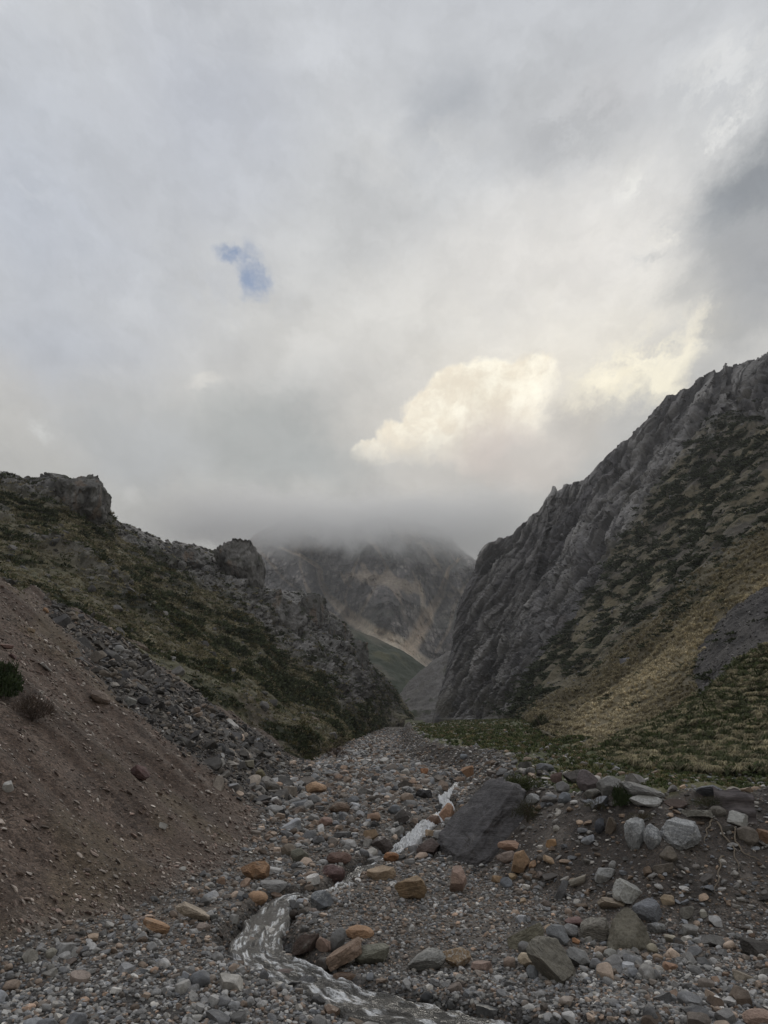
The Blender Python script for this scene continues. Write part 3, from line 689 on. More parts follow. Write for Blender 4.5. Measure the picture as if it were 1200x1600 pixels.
#  cx, cy, width, height (pixels of the photograph), shape, colour, material, tilt, depth factor, label
B = [
 (562,1457,46,20,'round',ORANGE,'r',0,.8,'smooth orange boulder above the brown slab on the gravel'),
 (596,1365,46,20,'slab',TAN,'r',-6,.7,'long flat-topped tan boulder alone on grey gravel'),
 (642,1390,50,33,'angular',OCHRE,'s',-12,.8,'ochre brown boulder with a sloping pale top'),
 (716,1375,28,42,'angular',PINK,'r',18,.7,'pinkish upright stone leaning before the dark outcrop'),
 (521,1366,38,30,'round',MAROON,'w',0,.9,'dark purple-brown boulder beside the small white spill of water'),
 (530,1341,40,18,'round',(.12,.075,.06),'r',0,.8,'dark red-brown boulder just behind the purple one'),
 (399,1360,48,32,'angular',ORANGE,'s',10,.9,'cracked orange block at the foot of the brown scree'),
 (428,1386,44,18,'slab',GREY,'r',0,.7,'flat grey boulder above the head of the lower stream'),
 (402,1404,34,21,'round',(.33,.21,.13),'r',0,.8,'light orange rock where the lower stream starts'),
 (433,1402,20,17,'angular',BROWN,'w',0,.8,'small brown rock parting the top of the lower stream'),
 (503,1407,36,30,'angular',BLUE,'v',-10,.8,'blue-grey speckled rock on dark gravel by the upper channel'),
 (478,1474,50,28,'angular',DBROWN,'s',-32,.7,'dark wedge-shaped rock with pale tip leaning over the stream'),
 (507,1478,28,26,'angular',PINK,'r',0,.8,'small pinkish block squeezed between the dark wedge and grey rock'),
 (527,1469,24,38,'round',(.15,.148,.145),'r',28,.8,'smooth dark grey oval rock tilted beside pinkish block'),
 (539,1492,66,24,'slab',(.25,.18,.135),'s',-32,.6,'long brown slab tilted up on its edge near the stream'),
 (580,1491,60,32,'round',(.185,.18,.145),'r',-8,.8,'wide greenish grey boulder behind the tilted brown slab'),
 (667,1499,62,32,'angular',(.235,.23,.215),'s',-14,.8,'grey grooved boulder against the golden brown block'),
 (713,1498,46,34,'angular',OCHRE,'v',6,.8,'golden brown block with pale veins near the stream'),
 (752,1511,34,15,'slab',(.26,.19,.16),'r',0,.7,'low pink flat rock beside the golden brown block'),
 (448,1497,21,12,'round',BROWN,'w',0,.8,'little brown rock standing in the stream bend'),
 (441,1526,40,20,'angular',(.15,.12,.11),'s',-12,.8,'dull reddish rock on the near bank of the stream'),
 (539,1529,42,18,'round',(.13,.085,.058),'w',0,.8,'wet brown rock in white water at mid stream'),
 (526,1560,30,26,'angular',(.175,.10,.07),'w',0,.9,'rust red pyramid rock on the near edge of the stream'),
 (575,1581,64,26,'round',(.07,.066,.064),'w',0,.7,'large black wet rock at the near edge of the stream'),
 (601,1557,24,16,'angular',BLACK,'w',15,.8,'small black pointed rock in the middle of the stream'),
 (716,1597,48,20,'round',(.06,.042,.036),'w',0,.8,'dark brown wet rock at the stream mouth by the picture bottom'),
 (762,1580,36,18,'slab',(.10,.10,.10),'w',0,.8,'flat dark wet slab on the far bank near the picture bottom'),
 (419,1478,28,11,'round',OCHRE,'w',0,.8,'flat ochre stone in the upper pool of the stream'),
 (398,1446,21,11,'round',BLACK,'w',0,.8,'small black stone in the white riffle'),
 (477,1510,14,12,'block',BLACK,'w',0,.8,'small black cube-like stone in the stream bend'),
 (474,1521,32,12,'slab',BLACK,'w',0,.8,'black flat stone on the near bank of the stream'),
 (494,1231,34,19,'round',(.38,.25,.16),'r',0,.8,'pale orange dome-shaped boulder high in the stone field'),
 (530,1263,34,18,'round',BROWN,'r',0,.8,'brown rounded boulder in mid stone field'),
 (468,1337,30,22,'round',(.15,.145,.115),'r',8,.9,'dark olive boulder low in the stone field by the scree'),
 (451,1328,24,19,'round',(.21,.175,.14),'r',0,.9,'grey-brown boulder touching the dark olive one'),
 (509,1284,23,15,'round',(.27,.185,.155),'r',0,.8,'pink-grey rounded stone in the stone field'),
 (584,1277,22,15,'round',(.33,.225,.165),'r',0,.8,'pinkish tan rounded stone upstream of the dark blocks'),
 (579,1304,22,17,'block',(.33,.24,.16),'r',-20,.8,'tan tilted block left of the waterfall foot'),
 (597,1319,34,24,'angular',(.085,.068,.062),'w',-10,.9,'big dark block at the foot of the white waterfall'),
 (535,1305,28,11,'slab',DGREY,'r',0,.8,'flat dark grey stone in the middle of the stone field'),
 (617,1265,23,15,'angular',BLUE,'r',0,.8,'blue-grey angular stone above the waterfall foot'),
 (628,1275,30,20,'block',(.10,.09,.085),'w',-30,.8,'dark leaning block beside the waterfall'),
 (611,1340,25,17,'angular',(.29,.15,.08),'r',0,.8,'rusty orange boulder below the waterfall'),
 (582,1346,34,13,'slab',GREY,'r',-8,.8,'grey flat rock below the waterfall foot'),
 (669,1325,38,26,'angular',(.115,.09,.082),'r',-15,.9,'dark brown boulder at the left foot of the outcrop'),
 (677,1285,25,24,'round',(.15,.095,.068),'w',0,.9,'wet brown boulder the waterfall runs past'),
 (700,1271,26,26,'angular',(.35,.22,.15),'r',-35,.8,'pinkish orange slab wedged between waterfall and outcrop'),
 (677,1301,26,10,'slab',TAN,'r',0,.8,'thin tan slab below the wet brown boulder'),
 (662,1241,27,17,'angular',BLACK,'w',0,.8,'black rock left of the upper white cascade'),
 (663,1206,13,11,'angular',(.31,.16,.09),'r',0,.8,'small orange rock below the meadow edge'),
 (732,1206,21,18,'block',(.30,.18,.11),'r',-20,.8,'orange-brown block on the debris under the meadow edge'),
 (721,1219,21,10,'slab',(.34,.255,.2),'r',0,.8,'pale pink slab below the orange-brown block'),
 (687,1217,18,13,'angular',BGREY,'r',0,.8,'brown-grey rock just above the upper cascade'),
 (725,1183,13,10,'round',BLUE,'r',0,.8,'blue-grey stone sitting on the lip of the meadow'),
 (640,1347,18,11,'angular',GREY,'r',0,.8,'grey stone on gravel between outcrop and rusty boulder'),
 (388,1194,18,14,'slab',OLIVE,'r',0,.8,'olive slab at the lower end of dark rubble'),
 (407,1210,16,16,'round',(.16,.14,.085),'r',0,.8,'moss-coloured stone at the bottom of the dark rubble'),
 (219,1208,32,22,'angular',MAROON,'s',25,.8,'maroon banded rock half way down the brown scree'),
 (302,1425,58,15,'slab',(.34,.285,.225),'s',27,.6,'long pale slab lying down the foot of the scree'),
 (243,1449,44,17,'slab',ORANGE,'s',20,.6,'thin orange slab at the foot of the scree'),
 (13,1230,18,20,'angular',PALE,'r',20,.8,'white stone alone on the brown scree at the picture edge'),
 (157,1090,34,18,'round',(.21,.165,.135),'s',22,.8,'rounded brown rock on upper scree near the rubble'),
 (8,1010,24,9,'slab',(.21,.135,.115),'r',8,.8,'flat maroon stone above the dark green bush'),
 (19,1026,14,8,'angular',MAROON,'r',10,.8,'small dark maroon stone beside the green bush'),
 (49,985,12,7,'slab',TAN,'r',8,.8,'small tan flat stone high on the scree'),
 (72,1042,22,5,'slab',PALE,'r',40,.5,'thin pale splinter pointing down the upper scree'),
 (203,1096,21,14,'block',(.19,.185,.17),'r',10,.8,'grey squarish boulder at the edge of dark rubble'),
 (226,1095,22,15,'angular',BLACK,'r',10,.8,'black boulder in the dark rubble next to grey squarish one'),
 (72,954,11,8,'angular',ORANGE,'r',20,.8,'orange stone at the top end of the rubble'),
 (95,968,10,6,'slab',PALE,'r',10,.8,'pale stone at the top end of the rubble'),
 (145,1466,17,12,'block',(.36,.275,.205),'r',-5,.8,'pale tan block where scree meets the near gravel'),
 (47,1495,24,22,'angular',(.27,.255,.225),'r',0,.9,'pale grey pointed block at the near scree foot'),
 (80,1491,17,17,'round',(.24,.225,.19),'r',0,.9,'grey-olive round stone beside the pale pointed block'),
 (110,1467,15,11,'round',(.20,.16,.135),'r',0,.9,'brown stone on the line where scree meets gravel'),
 (255,1291,14,10,'slab',PALE,'r',15,.7,'small pale chip in the middle of the brown scree'),
 (165,1440,22,9,'slab',GREY,'r',5,.7,'grey flat stone low on the scree left of the orange slab'),
 (285,1358,12,8,'round',PALE,'r',0,.8,'small whitish stone on the scree above the long pale slab'),
 (1061,1304,66,46,'block',(.235,.24,.245),'v',4,.8,'large white-veined boulder jutting from the bank top'),
 (991,1304,32,52,'round',(.23,.235,.235),'v',8,.9,'tall oval grey boulder with pale streaks set in the bank'),
 (1019,1310,28,42,'round',(.20,.205,.21),'v',10,.9,'dark grey rock wedged left of the large veined boulder'),
 (1044,1335,28,24,'round',(.14,.12,.098),'r',0,.9,'round brown rock under the large veined boulder'),
 (1036,1355,32,16,'slab',(.12,.102,.085),'r',0,.9,'brown flat ledge below the round brown rock'),
 (1009,1252,50,22,'angular',(.30,.295,.28),'v',0,.8,'pale streaked boulder behind the small green bush'),
 (953,1229,42,32,'round',(.20,.195,.185),'r',-5,.9,'big smooth grey boulder on the bank top left of the small bush'),
 (1003,1237,72,20,'round',(.19,.185,.175),'s',14,.7,'long low grey boulder behind the pale streaked one'),
 (992,1219,31,20,'angular',(.25,.235,.225),'r',8,.8,'light grey angular boulder at the edge of the grass'),
 (1057,1256,38,15,'angular',DBROWN,'r',0,.8,'dark brown low rock on the bank right of the streaked one'),
 (1111,1236,46,19,'angular',(.12,.125,.14),'s',4,.8,'dark slate-coloured boulder lying in the grass'),
 (1146,1236,22,14,'round',(.26,.235,.205),'r',0,.8,'tan-grey boulder right of the slate one in grass'),
 (1151,1280,34,26,'angular',(.33,.325,.305),'r',0,.8,'pale pointed rock before the weathered board'),
 (1089,1273,46,17,'slab',(.20,.19,.165),'r',-4,.8,'flat grey-brown boulder left of the weathered board'),
 (1121,1268,25,17,'round',(.17,.155,.135),'r',0,.8,'brownish boulder touching the left edge of the board'),
 (1167,1307,34,30,'round',(.145,.125,.105),'r',0,.9,'brown boulder below the pale pointed rock'),
 (1194,1307,26,20,'block',(.22,.14,.09),'r',8,.9,'orange-brown block at the picture edge under the board'),
 (918,1221,34,36,'angular',(.13,.11,.11),'r',0,.9,'large dark reddish rock in the bank-top pile'),
 (897,1214,19,34,'slab',(.105,.095,.088),'s',80,.6,'dark upright slab in the bank-top pile'),
 (926,1241,27,17,'round',(.185,.175,.155),'r',0,.9,'round grey rock below the dark reddish one'),
 (882,1248,22,20,'angular',BLUE,'r',0,.9,'dark blue-grey rock low in the bank-top pile'),
 (832,1250,24,19,'angular',(.31,.31,.305),'r',-15,.8,'light grey angular rock on the bank right of the outcrop'),
 (879,1231,22,20,'round',(.18,.175,.172),'r',0,.9,'grey rock above the blue-grey one in the pile'),
 (869,1217,18,22,'block',(.15,.105,.095),'r',0,.9,'reddish block at the back of the bank-top pile'),
 (851,1200,29,15,'round',(.17,.172,.18),'r',0,.8,'smooth grey boulder below the meadow, behind outcrop bush'),
 (820,1196,22,12,'slab',(.13,.125,.12),'r',0,.8,'dark flat rock beside the smooth grey boulder below the meadow'),
 (937,1291,16,26,'round',(.07,.073,.082),'r',20,.9,'black-blue oval rock stuck in the bank face'),
 (955,1290,17,27,'angular',(.13,.105,.082),'r',12,.9,'brown upright rock in the bank face next to black-blue one'),
 (945,1369,34,25,'angular',(.28,.28,.275),'v',0,.8,'pale mottled rock sunk in the middle of the bank face'),
 (904,1377,12,30,'slab',(.26,.235,.195),'r',70,.6,'thin tan slab standing in the bank face'),
 (878,1391,34,14,'slab',(.13,.128,.13),'r',-58,.7,'dark long stone slanting on the lower bank face'),
 (861,1318,17,14,'block',(.34,.215,.12),'r',0,.8,'orange cube-like stone on upper bank face'),
 (798,1324,42,19,'angular',(.33,.215,.155),'r',4,.8,'pinkish orange capstone beside the outcrop'),
 (792,1341,34,22,'round',(.215,.17,.145),'r',0,.9,'grey-brown boulder under the pinkish capstone'),
 (814,1347,27,38,'angular',(.30,.20,.125),'r',20,.8,'tan orange boulder propped against the grey-brown one'),
 (832,1352,11,17,'angular',(.34,.22,.14),'r',15,.8,'small orange stone right of propped tan boulder'),
 (858,1344,10,20,'slab',(.33,.24,.16),'r',-65,.6,'thin tan chip standing on the bank face'),
 (791,1379,19,16,'angular',BLUE,'r',-10,.8,'blue-grey stone in the heap below the outcrop'),
 (802,1371,15,11,'block',(.36,.27,.17),'r',0,.8,'yellow tan stone in the heap below the outcrop'),
 (776,1374,17,12,'round',(.31,.215,.135),'r',0,.8,'orange-tan stone in the heap nearest the outcrop'),
 (980,1455,72,66,'mound',(.155,.142,.112),'r',0,.8,'largest olive-brown mound-shaped boulder at the bank foot'),
 (1012,1422,44,38,'round',(.16,.165,.178),'r',25,.9,'smooth blue-grey boulder leaning on the olive-brown mound'),
 (985,1394,54,28,'slab',(.31,.305,.28),'v',14,.8,'pale slab tilted on top of the boulder heap'),
 (958,1413,48,20,'angular',(.36,.30,.235),'s',0,.8,'pale tan broken rock on top of the boulder heap'),
 (930,1451,48,40,'angular',(.205,.19,.165),'s',8,.9,'angular grey-brown boulder left of the olive-brown mound'),
 (864,1499,84,54,'angular',(.17,.158,.132),'s',36,.8,'big striped grey boulder leaning by the near gravel'),
 (820,1463,64,24,'slab',(.185,.172,.13),'s',-22,.7,'flat olive slab tilted at the left end of the heap'),
 (871,1462,36,32,'angular',(.20,.205,.21),'r',0,.8,'blue-grey peaked rock behind the big striped boulder'),
 (892,1455,25,20,'round',(.19,.187,.185),'r',10,.9,'grey oval rock right of the blue-grey peaked one'),
 (903,1498,40,32,'angular',(.22,.218,.212),'r',5,.9,'plain grey boulder behind right of the big striped one'),
 (931,1507,21,19,'round',(.205,.205,.21),'r',0,.9,'round grey stone right of the plain grey boulder'),
 (824,1501,31,24,'angular',(.46,.38,.28),'r',10,.9,'white and ochre rock left of the big striped boulder'),
 (832,1521,19,24,'round',(.20,.21,.22),'r',0,.9,'blue-grey egg-shaped stone before the white and ochre rock'),
 (796,1505,19,18,'round',(.24,.185,.15),'r',0,.9,'brownish round stone at the left end of the heap'),
 (819,1480,20,18,'round',(.21,.205,.20),'r',0,.9,'grey round stone under the flat olive slab'),
 (854,1523,16,16,'round',(.22,.21,.18),'r',0,.9,'small grey stone at the near foot of the striped boulder'),
 (897,1441,31,14,'angular',(.18,.115,.105),'r',-8,.9,'maroon rock on top behind the grey oval one'),
 (858,1452,16,14,'angular',(.45,.34,.24),'r',0,.9,'cream and orange stone behind the flat olive slab'),
 (1043,1406,22,17,'block',(.34,.265,.185),'r',-20,.8,'tan block on the bank right of the boulder heap'),
 (1073,1425,27,18,'round',(.15,.14,.122),'r',-38,.8,'dark oval stone leaning on the lower bank face'),
 (1099,1428,12,13,'block',(.33,.315,.27),'r',0,.8,'small pale block right of the dark oval stone'),
 (1019,1483,17,16,'round',(.36,.325,.25),'r',0,.9,'cream round stone at the right foot of the mound boulder'),
 (1047,1467,18,12,'block',(.38,.345,.275),'r',0,.9,'cream squared stone right of the mound boulder'),
 (1028,1496,16,11,'round',(.31,.23,.17),'r',0,.9,'pinkish stone before the cream round one'),
 (954,1490,22,14,'round',(.26,.255,.235),'r',0,.9,'pale grey flat stone before the mound boulder'),
 (1047,1511,23,14,'angular',(.37,.235,.165),'r',5,.9,'salmon orange stone lying alone on near gravel'),
 (1181,1483,46,26,'angular',(.06,.055,.05),'r',5,.9,'dark shadowed rock at the right foot of the bank'),  # the shade this rock lies in is put into its near-black colour
 (1161,1526,30,14,'slab',(.26,.225,.18),'r',6,.8,'tan-grey flat stone on the near gravel, right side'),
 (1187,1592,50,30,'round',(.35,.25,.20),'r',0,.8,'pinkish tan boulder cut by the bottom right corner'),
 (900,1471,13,10,'block',(.36,.19,.10),'r',0,.9,'small brick-orange stone under the grey-brown boulder'),
 (1026,1451,28,20,'angular',(.21,.21,.21),'v',0,.9,'mottled grey rock between mound boulder and cream stones'),
 (817,1408,11,10,'block',(.34,.25,.17),'r',0,.8,'small square tan stone at the bank foot'),
 (957,1352,12,14,'round',(.27,.265,.255),'r',0,.8,'small grey stone above the pale mottled rock in the bank'),
 (870,1295,12,11,'round',(.29,.275,.245),'r',0,.8,'small pale stone on the upper bank face below the pile'),
 (1150,1417,15,9,'slab',(.20,.185,.165),'r',0,.8,'small grey slab low on the bank face, right side'),
]
NAMED = []
bpx = np.array([b[0] for b in B], float)
def eff_h(b):
    t = R(abs(b[7])); return b[3] * math.cos(t) + b[2] * math.sin(t)
bpy_ = np.array([b[1] + .40 * eff_h(b) for b in B], float)
BH = hit(bpx, bpy_)
palette_seed = 1000
for i, b in enumerate(B):
    cx_, cy_, w, h, kind, colr, mk, tilt, df, label = b
    d = BH[i, 1]; scale = d * np.linalg.norm(ray(cx_, cy_)) / (FPX * math.sqrt(1 + ((cx_ - 600) / FPX) ** 2 + ((cy_ - 800) / FPX) ** 2)) 
    W, Hh = w * scale, h * scale; D = max(W, Hh) * df
    lod = 4 if max(w, h) >= 24 else 3
    if max(w, h) >= 44: lod = 5
    V, F = rock_shape(kind, 300 + i * 7, lod)
    # shape is normalised to +-1 on every axis: x across, z up, y away from the camera
    V = V * np.array([W / 2, D / 2, Hh / 2])
    me = make_mesh('boulder', V, F)
    if kind in ('angular', 'slab', 'block'): me.set_sharp_from_angle(angle=R(38))
    o = link('boulder' if max(w, h) >= 22 else 'stone', me, MATS[mk])
    c = CAM + ray(cx_, cy_) * (d + D * .22)
    o.location = c; o.rotation_euler = (R(float(rng.uniform(-6, 6))), R(tilt), math.atan2(-(cx_ - 600), FPX * 1.05))
    o.color = (*colr, 1)
    tag(o, label, 'boulder' if max(w, h) >= 22 else 'stone', 'boulders and stones in the valley')
    NAMED.append((cx_, cy_, w, h, label, c))
print('boulders', round(time.time() - T0, 1))

# the dark outcrop beside the waterfall
V, F = icosphere(6)
oc = hit(735.0, 1349.0)
SX_ = 55 * oc[1] / FPX * 1.04; SZ_ = 66 * oc[1] / FPX * 1.04
V = V * 1.9
pls = [((-.60, -.34, .72), .20), ((-1, -.25, .02), .90), ((-.62, -.80, -.05), .82), ((.05, -1, .30), .50), ((.50, -.80, .34), .78), ((.95, -.25, -.05), .95), ((.42, -.1, .9), .98), ((-.1, .3, .95), 1.0), ((0, 1, .1), .9), ((0, 0, -1), 1.4)]
for _ in range(4):
    for n, d_ in pls:
        n = np.array(n); n = n / np.linalg.norm(n); k = np.maximum(V @ n - d_, 0); V = V - k[:, None] * n
q1 = V[:, 0] * -.56 + V[:, 2] * .75; q2 = V[:, 0] * .78 + V[:, 2] * .6
Sg = np.stack([q1 * 4.5, q2 * .9, V[:, 1] * 2.0], -1)
V = V + (V / np.linalg.norm(V, axis=1, keepdims=True)) * (.10 * fbm(V * 1.6, 4, 201) + .085 * fbm(Sg, 5, 203, ridge=True) + .06 * fbm(V * 5, 5, 205))[:, None]
me = make_mesh('outcrop', V * np.array([SX_, SX_ * 1.1, SZ_]), F)
oo = link('rock_outcrop', me, M_OUT); oo.location = CAM + ray(760, 1287) * (oc[1] + SX_ * .55); oo.color = (.105, .10, .103, 1)
tag(oo, 'big dark grey slanting outcrop beside the white waterfall', 'outcrop')

# crags on the left skyline
def near_idx(PX, PY, x, y):
    k = np.argmin((PX - x) ** 2 + (PY - y) ** 2); return np.unravel_index(k, PX.shape)
for (x, y, w, h, colr, lab, sd, df) in ((372, 886, 84, 82, (.175, .168, .16), 'pointed grey crag standing on the left skyline', 4, .9), (112, 775, 120, 84, (.165, .16, .152), 'dark knobbly crag capping the left hillside', 9, .7), (440, 966, 84, 66, (.19, .183, .176), 'long grey crag stepping down the left spur', 15, .8), (290, 872, 64, 46, (.17, .165, .158), 'low crag beside the pointed one on the left skyline', 19, .8), (424, 944, 46, 50, (.18, .174, .167), 'small grey crag just right of the pointed skyline crag', 23, .8), (484, 952, 58, 50, (.175, .17, .163), 'jagged crag half way along the left spur', 29, .8), (520, 988, 46, 46, (.165, .16, .154), 'lower crag on the falling left spur', 37, .8), (556, 1022, 40, 44, (.155, .15, .144), 'lowest crag near the end of the left spur', 41, .8)):
    i = near_idx(PXL, PYL, x, y + h * .3); dd = PL[i][1]
    V, F = rock_shape('angular', sd, 5); 
    V, F = icosphere(6); r_ = np.random.default_rng(sd); off = r_.uniform(-9, 9, 3)
    for _ in range(26):
        n = r_.normal(0, 1, 3) * np.array([1, 1, .55]); n /= np.linalg.norm(n); k = np.maximum(V @ n - r_.uniform(.42, .82), 0); V = V - (k * 1.0)[:, None] * n
    V = V + V * (.12 * fbm(V * 2.5 + off, 4, 5) + .07 * fbm(V * np.array([7, 7, 1.6]) + off, 5, 6, ridge=True))[:, None]
    a1, a2, av = worley(V * np.array([4.5, 4.5, 2.6]) + off, 3); b1, b2, bv = worley(V * np.array([12, 12, 6.]) + off, 8)
    V = V + V * (.17 * (av - .5) + .10 * np.minimum(a2 - a1, .35) + .07 * (bv - .5) + .05 * np.minimum(b2 - b1, .3))[:, None]
    V = (V - (V.max(0) + V.min(0)) / 2) / ((V.max(0) - V.min(0)) / 2)
    s_ = dd / FPX * 1.03
    Cc = np.zeros(V.shape); Cc[:] = colr; nn = fbm(V * np.array([5, 5, 1.5]) + off, 5, 8)
    Cc = mixc(Cc, np.array(colr) * 1.5, sm(.1, .5, nn)); Cc = mixc(Cc, np.array(colr) * .5, sm(.1, .5, -nn)); Cc = mixc(Cc, (.24, .17, .12), sm(.2, .45, fbm(V * np.array([3, 3, .8]) + off, 3, 9)) * .5)
    Cc = mixc(Cc, (.045, .05, .03), sm(.15, .35, fbm(V * 3 + off, 4, 11)) * sm(.0, .5, V[:, 2]) * .8)
    o = link('crag', make_mesh('crag', V * np.array([w * s_ / 2, max(w, h) * s_ * df / 2, h * s_ / 2 * 1.25]), F, Cc), M_CLIFF)
    o.location = CAM + ray(x, y + h * .12) * (dd + w * s_ * .15); tag(o, lab, 'crag')
print('crags', round(time.time() - T0, 1))

# ------------------------------------------------------------------ loose stones: the largest as objects, the rest as stuff
kinds_bed = ['round', 'round', 'angular', 'angular', 'slab', 'block']
PAL_BED = np.array([(.24, .235, .23), (.20, .195, .19), (.165, .165, .168), (.29, .28, .265), (.175, .15, .13), (.22, .17, .135), (.275, .215, .17), (.27, .19, .14), (.14, .115, .10), (.38, .36, .33), (.185, .19, .20), (.12, .118, .118)])
W_BED = np.array([15, 13, 9, 9, 12, 11, 8, 4, 7, 3, 5, 4.]); W_BED /= W_BED.sum()
W_NEAR = np.array([20, 16, 11, 15, 8, 7, 5, 2, 3, 5, 8, 4.]); W_NEAR /= W_NEAR.sum()
PAL_RUB = np.array([(.090, .085, .080), (.11, .102, .094), (.066, .063, .062), (.14, .127, .112), (.17, .145, .12), (.05, .048, .048)])
PAL_SCR = np.array([(.19, .15, .128), (.27, .23, .20), (.125, .094, .08), (.36, .32, .285), (.17, .122, .102)])
PAL_BNK = np.array([(.19, .18, .17), (.25, .24, .23), (.13, .118, .108), (.31, .29, .265), (.23, .17, .125), (.16, .165, .175)])
NC_BED = ['mid grey', 'grey', 'dark grey', 'light grey', 'brown-grey', 'dull brown', 'tan', 'orange-brown', 'dark brown', 'pale cream', 'blue-grey', 'blackish']

ranks = []
def sample(n, y0, y1):
    y = np.exp(rng.uniform(math.log(y0), math.log(y1), n)); t = rng.uniform(-.70, .70, n); return t * (y + .0), y
parts = {k: [] for k in ('x', 'y', 'size', 'zone', 'ci')}
# log-uniform in y and uniform in t means the screen-like share is even; size per pixel of distance follows a power law
N = 400000
x, y = sample(N, 9.2, 300)
s, q, wid, ds, wst = ground_masks(x, y); f = q / wid
rub = inside(Z_RUBBLE, x + 1.6 * fbm(np.stack([x * .6, y * .6, x * 0], -1), 3, 303) + rng.normal(0, .45, N), y + rng.normal(0, .5, N))
dcap, scap, _ = polydist(CAP, x, y)
size_px = 2.3 * rng.uniform(0, 1, N) ** (-1 / 2.0)
size_px = np.minimum(size_px, 30)
size = size_px * y / FPX
cl = fbm(np.stack([x * .5, y * .35, x * 0], -1), 3, 301); cl2 = fbm(np.stack([x * .16, y * .12, x * 0], -1), 3, 302)
zone_ = np.full(N, 0)
zone_[s > .1] = 2; zone_[rub] = 1; zone_[(f > .03) & ~rub] = 3; zone_[f > 1.02] = 4
prob = np.where(zone_ == 0, .62 + .3 * cl, np.where(zone_ == 1, .95, np.where(zone_ == 2, .17 + .26 * sm(0, .5, cl) + .5 * sm(1.2, 0, s), np.where(zone_ == 3, .26 + .2 * sm(0, .4, cl) + .4 * sm(.3, 0, f) + .35 * sm(26, 32, y), .07 + .25 * sm(1.35, 1.0, f)))))
prob = np.where((zone_ == 0) & (y > 70), prob * .8, prob)
smax = np.where(zone_ == 0, np.interp(y, [9, 13, 16, 20, 28, 60, 130], [.33, .33, .30, .38, .62, .62, .55]), np.where(zone_ == 1, .95, np.where(zone_ == 2, .20, np.where(zone_ == 3, .34, .4))))
gravelly = sm(.1, -.25, cl2) * (zone_ == 0) * sm(11, 14, y) * sm(28, 22, y) * sm(-2.5, -.5, x)
smax = smax * (1 - .55 * gravelly)
smin_ = np.where(zone_ == 0, np.interp(y, [9, 13, 15], [.075, .06, .0]), 0)
size = np.maximum(size, smin_ * rng.uniform(.6, 1.4, N))
keep = (rng.uniform(0, 1, N) < prob) & (size < smax * rng.uniform(.7, 1.15, N)) & ~((scap > 0) & (dcap > .3) & (s > 0))
keep &= ~((ds < wst * .85) & (size_px < 9) & (y < 40) & (wst > .17)) 
keep &= ~((ds < wst * .85) & (y < 40) & (wst > .17) & (rng.uniform(0, 1, N) < .35))
x, y, size, zone_, cl, ds, wst, s = x[keep], y[keep], size[keep], zone_[keep], cl[keep], ds[keep], wst[keep], s[keep]
n_e = 290; ue = np.concatenate([rng.uniform(8.5, len(SXY) - 4, n_e - 50), rng.uniform(1.0, 8.0, 50)]); k0 = np.floor(ue).astype(int); fe = ue - k0
ex = lerp(SXY[k0, 0], SXY[k0 + 1, 0], fe) + rng.normal(0, .36, n_e) * np.interp(ue, np.arange(len(SW)), SW); ey = lerp(SXY[k0, 1], SXY[k0 + 1, 1], fe) + rng.normal(0, .36, n_e) * np.interp(ue, np.arange(len(SW)), SW)
es = np.minimum(.095 * rng.uniform(0, 1, n_e) ** -.5, .34) * np.where(ue < 8.2, 1.6, 1)
x, y, size, zone_, cl, ds, wst, s = [np.concatenate([a, b_]) for a, b_ in ((x, ex), (y, ey), (size, es), (zone_, np.zeros(n_e, int)), (cl, ex * 0), (ds, ex * 0), (wst, ex * 0 + .4), (s, ex * 0 - 3))]
for (xa, xb, ya, yb, n_p, lo_, hi_, zz) in ((832, 1000, 1204, 1262, 95, .14, .50, 3), (790, 1090, 1438, 1532, 130, .10, .34, 0), (440, 650, 1205, 1350, 120, .20, .60, 0), (690, 860, 1190, 1225, 60, .15, .45, 0), (1040, 1200, 1262, 1310, 45, .10, .34, 3), (770, 850, 1340, 1400, 50, .08, .28, 0), (880, 1200, 1300, 1420, 70, .08, .26, 3)):
    g_ = hit(rng.uniform(xa, xb, n_p), rng.uniform(ya, yb, n_p)); sz_ = np.minimum(lo_ * rng.uniform(0, 1, n_p) ** -.55, hi_)
    x, y, size, zone_, cl, ds, wst, s = [np.concatenate([a, b_]) for a, b_ in ((x, g_[:, 0]), (y, g_[:, 1]), (size, sz_), (zone_, np.full(n_p, zz)), (cl, sz_ * 0), (ds, sz_ * 0 + 9), (wst, sz_ * 0 + .3), (s, sz_ * 0 - 3))]
n = len(x); z = H(x, y); spx = size * FPX / y
pxs, pys = to_px(np.stack([x, y, z], -1))
# keep clear of the named boulders
free = np.ones(n, bool)
for (bx, by, bw, bh, lb, bc) in NAMED:
    free &= ~((np.abs(pxs - bx) < bw * .45 + spx * .3) & (np.abs(pys - by) < bh * .45 + spx * .2) & (spx > 3) & (np.abs(y - bc[1]) < 3))
x, y, z, size, zone_, spx, pxs, pys, ds, wst, s = [a[free] for a in (x, y, z, size, zone_, spx, pxs, pys, ds, wst, s)]
n = len(x)
ci = np.where(y < 14, rng.choice(12, n, p=W_NEAR), rng.choice(12, n, p=W_BED))
C = PAL_BED[ci].copy()
for zz, pal in ((1, PAL_RUB), (2, PAL_SCR), (3, PAL_BNK), (4, PAL_BNK)):
    k = zone_ == zz; C[k] = pal[rng.integers(0, len(pal), k.sum())]
rubmix = (zone_ == 1) & (rng.uniform(0, 1, n) < .10); C[rubmix] = PAL_BED[rng.choice(12, rubmix.sum(), p=W_BED)]
C *= np.clip(np.exp(rng.normal(.06, .38, n)), .35, 2.0)[:, None]
wetm = (ds < wst + .25) & (y < 45); C[wetm] *= .5
asp = np.stack([rng.uniform(.85, 1.25, n), rng.uniform(.7, 1.1, n), rng.uniform(.45, .85, n)], -1)
